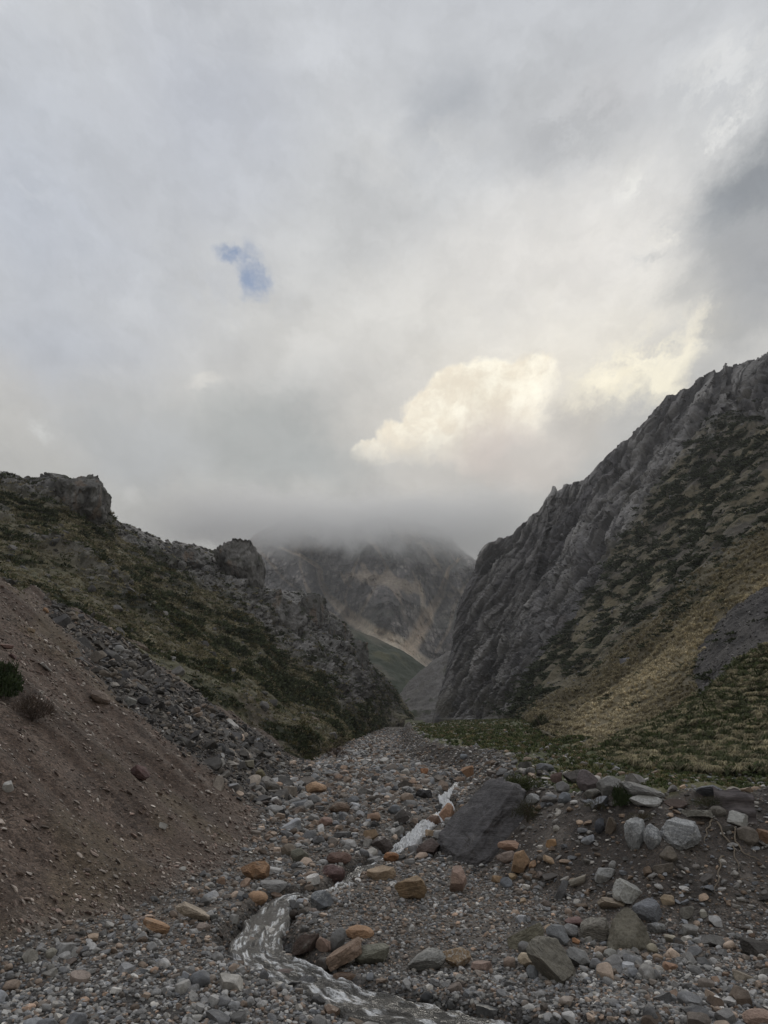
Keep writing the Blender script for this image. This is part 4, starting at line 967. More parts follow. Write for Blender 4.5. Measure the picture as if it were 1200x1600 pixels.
asp[zone_ == 1, 2] *= .6; asp[zone_ == 2, 2] *= .5; asp[zone_ == 3, 2] *= .75
rot = np.stack([rng.normal(0, .28, n), rng.normal(0, .28, n), rng.uniform(0, 6.283, n)], -1)
rot[zone_ == 1, 1] += .5; rot[zone_ == 2, 2] *= .12; rot[zone_ == 2, 1] += .6
LODN = np.where(spx > 9, 2, np.where(spx > 4.2, 1, 0))
NPROTO = 10
proto_kind = np.where(zone_ == 1, rng.choice([4, 4, 4, 2, 3], n), rng.choice(6, n, p=[.09, .09, .28, .24, .17, .13]))
proto = rng.integers(0, NPROTO, n)
print('stones', n, [(int((zone_ == k).sum())) for k in range(5)], [(int((LODN == k).sum())) for k in range(3)])

inframe = (pxs > 5) & (pxs < 1195) & (pys < 1596)
order = np.argsort(-spx * inframe * (zone_ < 4))
N_OBJ = 300 - len(B)
obj_idx = []; taken = []
for k in order:
    if len(obj_idx) >= N_OBJ: break
    obj_idx.append(k)
obj_idx = np.array(obj_idx); is_obj = np.zeros(n, bool); is_obj[obj_idx] = True

def merged(name, sel, mat, label, sub=None):
    Vs, Fs, Cs, Ss = [], [], [], []; base = 0
    for lod in (0, 1, 2):
        for kk in range(6):
            for pp in range(NPROTO):
                m = np.where(sel & (LODN == lod) & (proto_kind == kk) & (proto == pp))[0]
                if len(m) == 0: continue
                V, F = rock_shape(kinds_bed[kk], 5000 + kk * 100 + pp, lod)
                S = asp[m] * size[m, None] * .5
                Rm = rotm(rot[m, 0], rot[m, 1], rot[m, 2])
                W_ = np.einsum('nij,nvj->nvi', Rm, V[None] * S[:, None, :])
                W_ += np.stack([x[m], y[m], z[m] + S[:, 2] * .45], -1)[:, None]
                Vs.append(W_.reshape(-1, 3).astype(np.float32)); nv = len(V)
                Fs.append((F[None] + (base + np.arange(len(m)) * nv)[:, None, None]).reshape(-1, 3)); base += nv * len(m)
                Cs.append(np.repeat(C[m], nv, 0).astype(np.float32)); Ss.append(np.full(len(F) * len(m), kk < 2 or lod == 0))
    o = link(name, make_mesh(name, np.concatenate(Vs), np.concatenate(Fs), np.concatenate(Cs), smooth=np.concatenate(Ss)), mat)
    return tag(o, label, kind='stuff')
merged('gravel', ~is_obj & (zone_ == 0), M_SCAT, 'grey and brown cobbles and gravel covering the stream bed')
merged('rubble', ~is_obj & (zone_ == 1), M_SCAT, 'dark broken rock rubble streaming down beside the scree')
merged('scree', ~is_obj & (zone_ == 2), M_SCAT, 'small pale chips scattered over the brown scree')
merged('gravel', ~is_obj & (zone_ >= 3), M_SCAT, 'small stones on the soil bank and meadow edge')
print('gravel', round(time.time() - T0, 1))

# stones that are objects: labelled by their look and their nearest named boulder
nb_xy = np.array([(b[0], b[1]) for b in NAMED])
def short(l):
    return l
used = set(b[4] for b in NAMED)
shapes = {'round': 'rounded', 'angular': 'angular', 'slab': 'flat', 'block': 'blocky'}
SHORT = {}
def colour_name(c):
    L = c.mean(); warm = c[0] / max(c[2], 1e-3)
    if warm > 2.0: return 'orange-brown' if L > .15 else 'rusty brown'
    if warm > 1.6: return 'tan' if L > .2 else 'brown'
    if warm > 1.25: return 'light brown' if L > .22 else ('brown-grey' if L > .12 else 'dark brown')
    if warm < .97: return 'blue-grey' if L > .12 else 'slate dark'
    return 'pale' if L > .31 else ('light grey' if L > .235 else ('grey' if L > .165 else ('dark grey' if L > .1 else 'blackish')))
def trim_label(l):
    for cut in (' beside ', ' above ', ' behind ', ' on ', ' at ', ' in ', ' of ', ' by ', ' near ', ' where ', ' high ', ' low ', ' lying ', ' under ', ' below ', ' before ', ' with ', ' leaning ', ' against ', ' between ', ' touching ', ' upstream ', ' left ', ' right ', ' just ', ' half ', ' alone ', ' next ', ' tilted ', ' set ', ' wedged ', ' jutting ', ' sunk ', ' standing ', ' slanting ', ' cut ', ' pointing ', ' sitting ', ' squeezed ', ' parting ', ' propped ', ' stuck ', ' the '):
        k = l.find(cut)
        if k > 8: l = l[:k]
    w_ = l.split()
    while w_ and w_[-1] in ('right', 'left', 'high', 'low', 'flat', 'half', 'and'): w_.pop()
    return ' '.join(w_)
heads = [trim_label(b[4]) for b in NAMED]
from collections import Counter
hc = Counter(heads)
good = np.array([hc[h] == 1 and len(h.split()) >= 3 for h in heads])
for k in obj_idx:
    kind = kinds_bed[proto_kind[k]]
    V, F = rock_shape(kind, 9000 + int(k) % 4999, 3 if spx[k] > 13 else 2)
    S = asp[k] * size[k] * .5
    me = make_mesh('stone', V * S, F)
    if kind != 'round': me.set_sharp_from_angle(angle=R(40))
    o = link('stone', me, M_WET if wetm[k] else M_ROCK)
    o.location = (x[k], y[k], z[k] + S[2] * .45); o.rotation_euler = rot[k]; o.color = (*C[k], 1)
    dxy = np.hypot(nb_xy[:, 0] - pxs[k], (nb_xy[:, 1] - pys[k]) * 1.5) + np.where(good, 0, 1e6)
    cn = colour_name(C[k]); sh = shapes[kind]
    lab = None
    for j in np.argsort(dxy)[:10]:
        dx, dy = pxs[k] - nb_xy[j, 0], pys[k] - nb_xy[j, 1]
        near = 'close ' if dxy[j] < 45 else ('' if dxy[j] < 110 else 'well ')
        if abs(dx) > 2 * abs(dy): rel = 'to the right of' if dx > 0 else 'to the left of'
        elif abs(dy) > 2 * abs(dx): rel = 'in front of' if dy > 0 else 'behind'
        else: rel = ('in front, right of' if dx > 0 else 'in front, left of') if dy > 0 else ('behind, right of' if dx > 0 else 'behind, left of')
        cand = f'{sh} {cn} stone {near}{rel} the {heads[j]}'
        if len(cand.split()) > 16: continue
        if cand not in used: lab = cand; break
    if lab is None:
        j = int(np.argmin(dxy)); lab = f'{sh} {cn} stone, smaller one near the {heads[j]}'
    used.add(lab)
    tag(o, lab, 'stone', 'boulders and stones in the valley')
print('stone objects', round(time.time() - T0, 1))

# ------------------------------------------------------------------ stream water
def resample(P, Wd, step):
    P = np.asarray(P, float); seg = np.linalg.norm(np.diff(P, axis=0), axis=1); L = np.concatenate([[0], np.cumsum(seg)])
    n_ = int(L[-1] / step) + 2; u = np.linspace(0, L[-1], n_)
    Q = np.stack([np.interp(u, L, P[:, i]) for i in range(P.shape[1])], -1)
    k = np.hanning(int(.5 / step) * 2 + 3); k /= k.sum(); h = len(k) // 2
    Q = np.stack([np.convolve(np.pad(Q[:, i], h, mode='edge'), k, 'valid') for i in range(P.shape[1])], -1)
    return Q, np.interp(u, L, Wd), u
Q, Wq, uq = resample(SXY, SW, .035)
tng = np.gradient(Q, axis=0); tng /= np.linalg.norm(tng, axis=1, keepdims=True); nrm = np.stack([-tng[:, 1], tng[:, 0]], 1)
nc = 61; tt = np.linspace(-1, 1, nc)
wob = 1 + .25 * fbm(np.stack([uq * .9, uq * 0, uq * 0], -1), 3, 401)
XY = Q[:, None] + nrm[:, None] * (tt[None, :, None] * (Wq * .5 * wob + .10)[:, None, None])
Wx, Wy = XY[..., 0], XY[..., 1]
flow = np.stack([uq[:, None] * 1.0 + 0 * tt, (tt[None] * Wq[:, None]) * 3.2, 0 * Wx], -1)
rip = fbm(flow * np.array([1.7, 1.6, 1]), 4, 403); rip2 = fbm(flow * np.array([5, 4.2, 1]), 4, 404)
casc = sm(24.2, 25.4, Wy) * sm(39, 36, Wy)
riff = np.clip(sm(-.10, .30, fbm(np.stack([uq * .6, uq * 0, uq * 0], -1), 2, 405))[:, None] + casc, 0, 1)
phs = uq[:, None] / .9 + 1.5 * fbm(flow * np.array([.55, .8, 1]), 4, 407); saw = phs - np.floor(phs)
step_ = (1 - casc) * np.where(saw < .8, saw / .8, (1 - saw) / .2)
Wz = zb(Wy) - .115 + .055 * (step_ - .5) + .040 * rip * (.5 + riff) + .028 * rip2 * (.4 + riff) + casc * (.10 + .15 * rip2 + .14 * rip) * (1 - tt[None] ** 2)
Wz = Wz - .22 * sm(.80, 1.0, np.abs(tt))[None]
foam = np.clip(sm(.05, .5, rip * .5 + .6 * rip2 - .20 + .24 * riff + .50 * np.maximum(sm(.55, .9, saw), sm(.45, .0, saw)) * (1 - casc) * sm(-.25, .25, fbm(flow * np.array([.9, 1.3, 1]) + 9, 3, 409))), 0, 1)
foam = np.maximum(foam, casc * sm(-.75, -.1, rip2 + .5 * rip + .35 - .6 * tt[None] ** 4))
m, t, b = material('stream_water')
fo = t.attr('foam', 'Fac'); p = pos(t)
fuv = t.new('ShaderNodeCombineXYZ'); t.put(fuv.inputs[0], t.math('MULTIPLY', t.attr('fu', 'Fac'), 3.6)); t.put(fuv.inputs[1], t.math('MULTIPLY', t.attr('fv', 'Fac'), 15.0))
fstr = t.noise(fuv.outputs[0], 1.4, 9, .72, .35)
fn = t.math('MULTIPLY', t.math('POWER', fo, .8), t.ramp(fstr, .38, .60, .08, 1.3), clamp=True)
fn = t.math('MAXIMUM', fn, t.math('MULTIPLY', t.attr('casc', 'Fac'), t.math('MULTIPLY', fo, t.ramp(fstr, .28, .55, .45, 1))))
t.put(b.inputs['Base Color'], t.mix(fn, (.14, .133, .122), (.95, .96, .97)))
t.put(b.inputs['Roughness'], t.ramp(fn, 0, 1, .10, .7)); b.inputs['Specular IOR Level'].default_value = .5; b.inputs['IOR'].default_value = 1.33
bump(t, b, t.math('ADD', t.noise(p, 13, 4, .6, .8), t.math('MULTIPLY', t.noise(p, 45, 3, .6, .4), .4)), 1.0, .09)
wo = link('stream', make_mesh('stream', np.stack([Wx, Wy, Wz], -1).reshape(-1, 3), grid_faces(*Wx.shape), None, {'foam': foam, 'fu': np.broadcast_to(uq[:, None], Wx.shape), 'fv': np.broadcast_to(tt[None] * Wq[:, None] * .5, Wx.shape), 'casc': casc}), m)
tag(wo, 'shallow grey mountain stream with white riffles and a small waterfall', kind='structure')

# ------------------------------------------------------------------ plants
def leaf_clump(r, n_, leaf, flat=.7, droop=0.0, needle=False):
    """n_ leaf-sized quads spread through a lumpy hemisphere of radius 1; returns verts (n_*4,3)"""
    d = r.normal(0, 1, (n_, 3)); d[:, 2] = np.abs(d[:, 2]); d /= np.linalg.norm(d, axis=1, keepdims=True)
    rad = r.uniform(.35, 1, n_) ** .6
    lump = 1 + .35 * fbm(d * 2.2 + r.uniform(-20, 20, 3), 3, 7)
    c = d * (rad * lump)[:, None] * np.array([1, 1, flat])
    a = d + r.normal(0, .55, (n_, 3)); a /= np.linalg.norm(a, axis=1, keepdims=True)
    bb = np.cross(a, r.normal(0, 1, (n_, 3))); bb /= np.linalg.norm(bb, axis=1, keepdims=True)
    L = leaf * r.uniform(.6, 1.4, n_)[:, None]; wd = L * (.16 if needle else .42)
    return np.stack([c - a * L * .5, c + bb * wd * .5, c + a * L * .5, c - bb * wd * .5], 1).reshape(-1, 3)

def clump_field(name, pts, sizes, cols, mat, label, n_leaf=60, leaf=.34, flat=.6, nrm_=None, kind='stuff', sq=None):
    protos = [leaf_clump(np.random.default_rng(600 + k), n_leaf, leaf, flat) for k in range(12)]
    pick = rng.integers(0, 12, len(pts)); az = rng.uniform(0, 6.28, len(pts)); Vs, Cs = [], []
    for k in range(12):
        m_ = np.where(pick == k)[0]
        if not len(m_): continue
        P_ = protos[k]; ca, sa = np.cos(az[m_]), np.sin(az[m_])
        X_ = P_[None, :, 0] * ca[:, None] - P_[None, :, 1] * sa[:, None]; Y_ = P_[None, :, 0] * sa[:, None] + P_[None, :, 1] * ca[:, None]
        V_ = np.stack([X_, Y_, np.broadcast_to(P_[None, :, 2], X_.shape)], -1) * sizes[m_][:, None, None]
        if sq is not None: V_ = V_ * np.asarray(sq)
        Vs.append((V_ + pts[m_][:, None]).reshape(-1, 3))
        cc = np.repeat(cols[m_], len(P_), 0) * np.repeat(rng.uniform(.6, 1.45, len(m_) * len(P_) // 4), 4)[:, None]
        Cs.append(cc)
    V_ = np.concatenate(Vs); F_ = np.arange(len(V_)).reshape(-1, 4)
    o = link(name, make_mesh(name, V_, F_, np.concatenate(Cs), smooth=False), mat)
    return tag(o, label, kind=kind)

M_LEAF = mat_plant_attr('shrub_leaves'); M_GRASS = mat_plant_attr('grass_blades', .3)

def J(P, k):
    nv_, nu_ = P.shape[:2]; i_, j_ = np.divmod(np.asarray(k), nu_); i_ = np.minimum(i_, nv_ - 2); j_ = np.minimum(j_, nu_ - 2)
    r_ = np.random.default_rng(len(k)); a_ = r_.uniform(0, 1, (len(k), 1)); b_ = r_.uniform(0, 1, (len(k), 1))
    return lerp(lerp(P[i_, j_], P[i_ + 1, j_], a_), lerp(P[i_, j_ + 1], P[i_ + 1, j_ + 1], a_), b_)

def pick_on(P, PX, PY, w, n_):
    """n_ random grid vertices, weighted by w times the area each covers"""
    A = np.linalg.norm(np.cross(np.gradient(P, axis=1), np.gradient(P, axis=0)), axis=-1) * w / (np.linalg.norm(P - CAM, axis=-1) ** 1.6)
    A = A.ravel(); k = rng.choice(A.size, n_, p=A / A.sum()); return k

wL = sm(.12, .28, nsh) * (1 - .75 * rkL) * sm(.0, .02, vL) * np.where((PXL > -150), 1, .1)
wL = wL * (.35 + sm(.05, .4, fbm(PL * .05, 3, 86)) + .5 * sm(950, 1080, PYL))
wL = wL + .10 * (1 - rkL) * sm(-.1, .3, nsh) * (PXL > -150)
k = pick_on(PL, PXL, PYL, wL, 8500); pts = J(PL, k); szs = (.30 + .95 * rng.uniform(0, 1, len(k)) ** 2.2) * np.clip(pts[:, 1] / 90, .6, 1.5)
cols = np.array((.046, .054, .028)) * rng.uniform(.6, 1.5, len(k))[:, None]; cols[rng.uniform(0, 1, len(k)) < .12] = (.085, .075, .035)
clump_field('undergrowth', pts - [0, 0, .15], szs, cols, M_LEAF, 'dark low shrubs dotted over the left hillside', 46, .5, .55)
k = pick_on(PL, PXL, PYL, (1 - .9 * rkL) * np.where(PXL > -150, 1, .05) * (.35 + sm(-.5, .2, ngr)), 24000); pts = J(PL, k)
cols = np.array((.205, .182, .115)) * rng.uniform(.5, 1.4, len(k))[:, None]; cols[rng.uniform(0, 1, len(k)) < .3] = (.075, .082, .04)
clump_field('grass', pts - [0, 0, .05], rng.uniform(.25, .55, len(k)) * np.clip(pts[:, 1] / 90, .5, 1.5), cols, M_GRASS, 'tufts of olive grass on the left hillside', 16, .7, .6)

wR = shrub * (1 - rkR) * (1 - low * .85) * np.where(PXR < 1300, 1, .05)
k = pick_on(PR, PXR, PYR, wR, 3600); pts = J(PR, k)
clump_field('undergrowth', pts - [0, 0, .2], rng.uniform(.6, 1.7, len(k)) * np.clip(pts[:, 1] / 170, .4, 1.5), np.array((.046, .054, .032)) * rng.uniform(.6, 1.5, len(k))[:, None], M_LEAF, 'dark shrubs in bands over the upper right slope', 44, .5, .5, sq=(1.5, 1, .8))

def tussocks(name, pts, hts, cols, label, blades=26, lean=(0, 0), wide=.06):
    n_ = len(pts); rr = np.random.default_rng(77)
    az = rr.uniform(0, 6.28, (n_, blades)); out = rr.uniform(.15, .95, (n_, blades)); ln = hts[:, None] * rr.uniform(.6, 1.15, (n_, blades))
    b0 = np.stack([np.cos(az), np.sin(az), az * 0], -1); sd = np.stack([-np.sin(az), np.cos(az), az * 0], -1)
    root = pts[:, None] + b0 * (hts[:, None] * .18 * rr.uniform(0, 1, (n_, blades)))[..., None]
    p1 = root + (b0 * (out * .35)[..., None] + np.array([lean[0] * .3, lean[1] * .3, .55])) * ln[..., None]
    p2 = root + (b0 * out[..., None] + np.array([lean[0], lean[1], .72])) * ln[..., None] + np.array([0, 0, -1]) * (ln * out * .62)[..., None]
    w_ = (hts[:, None] * wide * rr.uniform(.7, 1.3, (n_, blades)))[..., None] * sd
    V_ = np.stack([root - w_ * .6, root + w_ * .6, p1 + w_, p1 - w_, p2], 2).reshape(-1, 5, 3)
    nb_ = len(V_); base = np.arange(nb_) * 5
    F_ = np.concatenate([np.stack([base, base + 1, base + 2], 1), np.stack([base, base + 2, base + 3], 1), np.stack([base + 3, base + 2, base + 4], 1)])
    cc = np.repeat(np.repeat(cols, blades, 0) * rr.uniform(.7, 1.35, nb_)[:, None], 5, 0)
    o = link(name, make_mesh(name, V_.reshape(-1, 3), F_, cc, smooth=False), M_GRASS)
    return tag(o, label, kind='stuff')

wT = (1 - rkR) * low * (~patch) * np.where((PXR < 1320) & (PYR < 1215), 1, .03) * sm(.0, .02, vR) * sm(230, 120, PR[..., 1])
k = pick_on(PR, PXR, PYR, wT * (1 - .75 * lowg), 9500); pts = J(PR, k)
cb = crestband.ravel()[k]
cols = (np.array((.29, .25, .16)) * (1 - cb[:, None]) + np.array((.60, .52, .36)) * cb[:, None]) * rng.uniform(.65, 1.25, len(k))[:, None]
tussocks('grass', pts - [0, 0, .04], rng.uniform(.28, .55, len(k)) * np.clip(pts[:, 1] / 60, .8, 1.8), cols, 'tan tussock grass covering the right slope', 22, (-.25, -.15))
k = pick_on(PR, PXR, PYR, (1 - rkR) * lowg * (~patch) * np.where(PXR < 1320, 1, .05), 1500); clump_field('undergrowth', J(PR, k) - [0, 0, .1], rng.uniform(.3, .7, len(k)), np.array((.06, .072, .032)) * rng.uniform(.6, 1.5, len(k))[:, None], M_LEAF, 'low green herbs between the tussocks on the right slope', 40, .4, .6)
k = pick_on(PR, PXR, PYR, (1 - rkR) * lowg * (~patch) * np.where(PXR < 1320, 1, .05) * sm(-.35, .3, nA), 2000); pts = J(PR, k)
cols = np.where((rng.uniform(0, 1, len(k)) < .6)[:, None], np.array([(.34, .30, .195)]), np.array([(.085, .095, .045)])) * rng.uniform(.7, 1.3, len(k))[:, None]
tussocks('grass', pts - [0, 0, .04], rng.uniform(.28, .62, len(k)), cols, 'mixed green and straw tussocks low on the right slope', 110, (-.1, -.08), .022)
# terrace and meadow grass
N2 = 80000; yy = np.exp(rng.uniform(math.log(16), math.log(280), N2)); xx = rng.uniform(-.02, .75, N2) * yy
s2, q2, wd2, ds2, ws2 = ground_masks(xx, yy); f2 = q2 / wd2; nn2 = fbm(np.stack([xx * .5, yy * .5, xx * 0], -1), 4, 501)
kk = (f2 > 1.0) & (rng.uniform(0, 1, N2) < np.clip(.32 + .9 * nn2, .04, .9) * sm(.95, 1.5, f2)); xx, yy = xx[kk], yy[kk]
pts = np.stack([xx, yy, H(xx, yy)], -1); pv = rng.uniform(0, 1, len(xx))
cols = np.where((pv < .16)[:, None], np.array([(.19, .155, .085)]), np.where((pv < .4)[:, None], np.array([(.125, .125, .052)]), np.array([(.070, .090, .034)]))) * rng.uniform(.7, 1.3, len(xx))[:, None]
tussocks('grass', pts - [0, 0, .03], rng.uniform(.12, .30, len(xx)) * np.clip(yy / 30, .8, 2.2), cols, 'low green turf and herbs on the terrace and meadow', 16)
print('grass', len(xx), round(time.time() - T0, 1))

def stones_on(name, P, k_idx, size_, cols_, label):
    size_ = np.minimum(size_, np.median(size_) * 1.9)
    pts_ = J(P, k_idx); Vs, Fs, Cs = [], [], []; base = 0; pick = rng.integers(0, 12, len(pts_)); az_ = rng.uniform(0, 6.28, len(pts_)); o0 = az_ * 0
    Rm = rotm(rng.normal(0, .4, len(pts_)), rng.normal(0, .4, len(pts_)), az_)
    for j in range(12):
        m_ = np.where(pick == j)[0]
        if not len(m_): continue
        V_, F_ = rock_shape(['angular', 'slab', 'angular'][j % 3], 7000 + j, 2)
        W_ = np.einsum('nij,nvj->nvi', Rm[m_], V_[None] * (size_[m_, None, None] * np.array([1, .8, .6]) * .5)) + pts_[m_][:, None]
        Vs.append(W_.reshape(-1, 3)); Fs.append((F_[None] + (base + np.arange(len(m_)) * len(V_))[:, None, None]).reshape(-1, 3)); base += len(V_) * len(m_); Cs.append(np.repeat(cols_[m_], len(V_), 0))
    tag(link(name, make_mesh(name, np.concatenate(Vs), np.concatenate(Fs), np.concatenate(Cs), smooth=False), M_SCAT), label, kind='stuff')
k = pick_on(PR, PXR, PYR, (patch & (PXR < 1300)) * 1.0, 900); stones_on('scree', PR, k, .12 * rng.uniform(0, 1, len(k)) ** -.45 * np.clip(J(PR, k)[:, 1] / 60, .6, 2), np.array((.115, .108, .107)) * rng.uniform(.4, 1.6, len(k))[:, None], 'loose stones on the dark scree patch at the right')
k = pick_on(PL, PXL, PYL, (.25 + rkL) * (PXL > -100), 5200); stones_on('rubble', PL, k, .28 * rng.uniform(0, 1, len(k)) ** -.5 * np.clip(J(PL, k)[:, 1] / 90, .5, 2.2), np.array((.112, .106, .10)) * rng.uniform(.5, 1.4, len(k))[:, None], 'broken rock strewn over the left hillside')
k = pick_on(PR, PXR, PYR, (.14 + .12 * rkR) * (PXR < 1300) * (1 - low), 2200); stones_on('rubble', PR, k, .7 * rng.uniform(0, 1, len(k)) ** -.4 * np.clip(J(PR, k)[:, 1] / 250, .4, 1.6), np.array((.125, .12, .12)) * rng.uniform(.5, 1.6, len(k))[:, None], 'broken ledges and blocks on the right slope')

# individual bushes
def bush(name, px, py_base, wpx, hpx, c1, c2, label, cat, needle=False, n_=2600, leaf=.10, dist=None, bare=False):
    g = hit(float(px), float(py_base)) if dist is None else dist
    sc_ = g[1] * 1.05 / FPX; W_, H_ = wpx * sc_, hpx * sc_
    root = bpy.data.objects.new(name, None); col.objects.link(root); root.location = g; tag(root, label, cat)
    r = np.random.default_rng(int(px) * 7 + int(py_base))
    Vs = []
    nlobe = 9
    for k_ in range(nlobe):
        o_ = np.array([r.uniform(-.62, .62), r.uniform(-.5, .5), r.uniform(0, .45)]); o_[2] *= 1 - abs(o_[0])
        Vs.append(leaf_clump(r, n_ // nlobe, leaf * 2.2, .9, needle=needle) * r.uniform(.38, .58) + o_)
    V_ = np.concatenate(Vs) * np.array([W_ * .5, W_ * .42, H_ * .95]); F_ = np.arange(len(V_)).reshape(-1, 4)
    link('twigs' if bare else 'foliage', make_mesh('foliage', V_, F_, smooth=False), mat_plant(name + '_leaves', c1, c2, .15), root)
    # stems
    SV, SF = [], []; base = 0
    for k_ in range(14):
        a = r.uniform(0, 6.28); tip = np.array([math.cos(a) * W_ * r.uniform(.1, .42), math.sin(a) * W_ * r.uniform(.1, .35), H_ * r.uniform(.4, .9)])
        rad = W_ * .012; ring = []
        for q_, rr in ((0, 1), (.5, .7), (1, .25)):
            c_ = tip * np.array([q_ ** 1.2, q_ ** 1.2, q_]); 
            for j in range(5): ring.append(c_ + rad * rr * np.array([math.cos(j * 1.2566), math.sin(j * 1.2566), 0]))
        SV += ring
        for lv in range(2):
            for j in range(5):
                a_, b_ = base + lv * 5 + j, base + lv * 5 + (j + 1) % 5; SF.append((a_, b_, b_ + 5, a_ + 5))
        base += 15
    link('stem', make_mesh('stem', np.array(SV), np.array(SF)), mat_plant(name + '_bark', (.06, .045, .035), (.09, .07, .055), 0), root)
    return root
bush('bush', 0, 1092, 66, 74, (.022, .034, .012), (.05, .072, .026), 'dense dark green bush growing on the brown scree', 'bush', n_=4200)
bush('bush', 50, 1128, 58, 52, (.05, .036, .028), (.095, .068, .05), 'dry brown twiggy bush below the green one on scree', 'bush', True, 2600, .10)
bush('bush', 815, 1243, 66, 42, (.035, .046, .014), (.075, .088, .03), 'spreading green bush on top of the dark outcrop', 'bush', True, 5200, .09)
bush('bush', 969, 1263, 36, 40, (.022, .035, .012), (.05, .07, .024), 'small leafy green bush between the bank-top boulders', 'bush', n_=3000)
bush('bush', 1105, 1263, 52, 24, (.03, .036, .014), (.065, .07, .028), 'low green bush before the slate-coloured boulder', 'bush', True, 2600, .08)
bush('bush', 824, 1285, 44, 44, (.035, .038, .018), (.075, .072, .035), 'dull green bush on the right shoulder of the outcrop', 'bush', True, 2600, .08)
bush('bush', 935, 1268, 40, 24, (.05, .05, .022), (.10, .09, .045), 'olive scrub below the round grey bank rock', 'bush', True, 1800, .08)
bush('bush', 752, 1338, 60, 34, (.06, .05, .034), (.12, .10, .065), 'withered brown scrub at the foot of the outcrop', 'bush', True, 2000, .07)
bush('bush', 1003, 1285, 46, 22, (.06, .055, .03), (.13, .11, .06), 'straw-green scrub above the tall oval boulder', 'bush', True, 2000, .07)
bush('bush', 525, 1178, 40, 24, (.042, .026, .022), (.085, .055, .046), 'reddish bare bush at the foot of the left hillside', 'bush', True, 1600, .08, dist=hit(525.0, 1184.0))
bush('bush', 487, 1190, 22, 16, (.05, .055, .02), (.09, .095, .038), 'small yellow-green bush at the end of the rubble', 'bush', False, 900, .12)
bush('bush', 840, 1125, 34, 26, (.032, .04, .02), (.06, .068, .034), 'round olive bush at the back of the meadow', 'bush', False, 1400, .12, dist=hit(846.0, 1140.0))

# grey stone lying on the grassy slope
i = near_idx(PXR, PYR, 983, 1043); V, F = rock_shape('round', 77, 4); s_ = PR[i][1] / FPX
o = link('boulder', make_mesh('boulder', V * np.array([10, 8, 8]) * s_, F), M_ROCK); o.location = PR[i] + np.array([0, 0, 4 * s_]); o.color = (.20, .20, .225, 1)
tag(o, 'lone blue-grey boulder lying on the tan grass slope', 'boulder')

# weathered board leaning at the bank edge
g = hit(1161.0, 1291.0); s_ = g[1] * 1.06 / FPX; W_, H_ = 50 * s_, 50 * s_; T_ = .07
nu_, nv_ = 60, 40; U_, V2 = np.meshgrid(np.linspace(-.5, .5, nu_), np.linspace(0, 1, nv_))
top = 1 + .06 * np.sin(U_ * 9 + 1) - .10 * U_ + .05 * fbm(np.stack([U_ * 8, U_ * 0, U_ * 0], -1), 3, 71)
fx_ = U_ * W_; fz_ = V2 * H_ * top; wv_ = .035 * np.sin(V2 * 14 + 2.2 * fbm(np.stack([U_ * 2, V2, U_ * 0], -1), 2, 72)) + .03 * fbm(np.stack([U_ * 4, V2 * 6, U_ * 0], -1), 4, 73)
front = np.stack([fx_, wv_, fz_], -1).reshape(-1, 3); backp = np.stack([fx_, wv_ * .5 + T_, fz_], -1).reshape(-1, 3)
gf = grid_faces(nv_, nu_); nn_ = nu_ * nv_; idx = np.arange(nn_).reshape(nv_, nu_)
loop_ = np.concatenate([idx[0, :], idx[1:, -1], idx[-1, -2::-1], idx[-2:0:-1, 0]]); l2 = np.roll(loop_, -1)
side_ = np.stack([loop_, loop_ + nn_, l2 + nn_, l2], 1)
m, t, b = material('weathered_board'); p = opos(t)
mp = t.new('ShaderNodeMapping'); t.put(mp.inputs[0], p); mp.inputs['Scale'].default_value = (1.2, 1.2, 9)
gn = t.noise(mp.outputs[0], 2.2, 6, .65, .6); t.put(b.inputs['Base Color'], t.mix(t.ramp(gn, .3, .7), (.085, .075, .078), (.17, .15, .148))); bump(t, b, gn, .6, .04)
bo = link('board', make_mesh('board', np.concatenate([front, backp]), np.concatenate([gf, gf[:, ::-1] + nn_, side_]), smooth=True), m)
bo.data.set_sharp_from_angle(angle=R(50)); bo.location = g + np.array([0, .25, -.08]); bo.rotation_euler = (R(-8), R(2), R(-12))
tag(bo, 'weathered grey board with wavy top standing at the bank edge', 'board')

# bare roots hanging from the bank
def tube(path, r0, r1, nseg=5):
    path = np.asarray(path, float); T_ = np.gradient(path, axis=0); T_ /= np.linalg.norm(T_, axis=1, keepdims=True)
    A_ = np.cross(T_, [0.3, 1, .1]); A_ /= np.linalg.norm(A_, axis=1, keepdims=True); B_ = np.cross(T_, A_)
    rr = np.linspace(r0, r1, len(path))[:, None, None]; a = np.linspace(0, 2 * np.pi, nseg, endpoint=False)
    V_ = path[:, None] + rr * (A_[:, None] * np.cos(a)[None, :, None] + B_[:, None] * np.sin(a)[None, :, None])
    i_ = np.arange(len(path) * nseg).reshape(len(path), nseg); j_ = np.roll(i_, -1, 1)
    return V_.reshape(-1, 3), np.stack([i_[:-1], j_[:-1], j_[1:], i_[1:]], -1).reshape(-1, 4)
m_root, t, b = material('root_bark'); t.put(b.inputs['Base Color'], t.mix(t.noise(pos(t), 30, 3), (.12, .095, .07), (.26, .22, .17)))
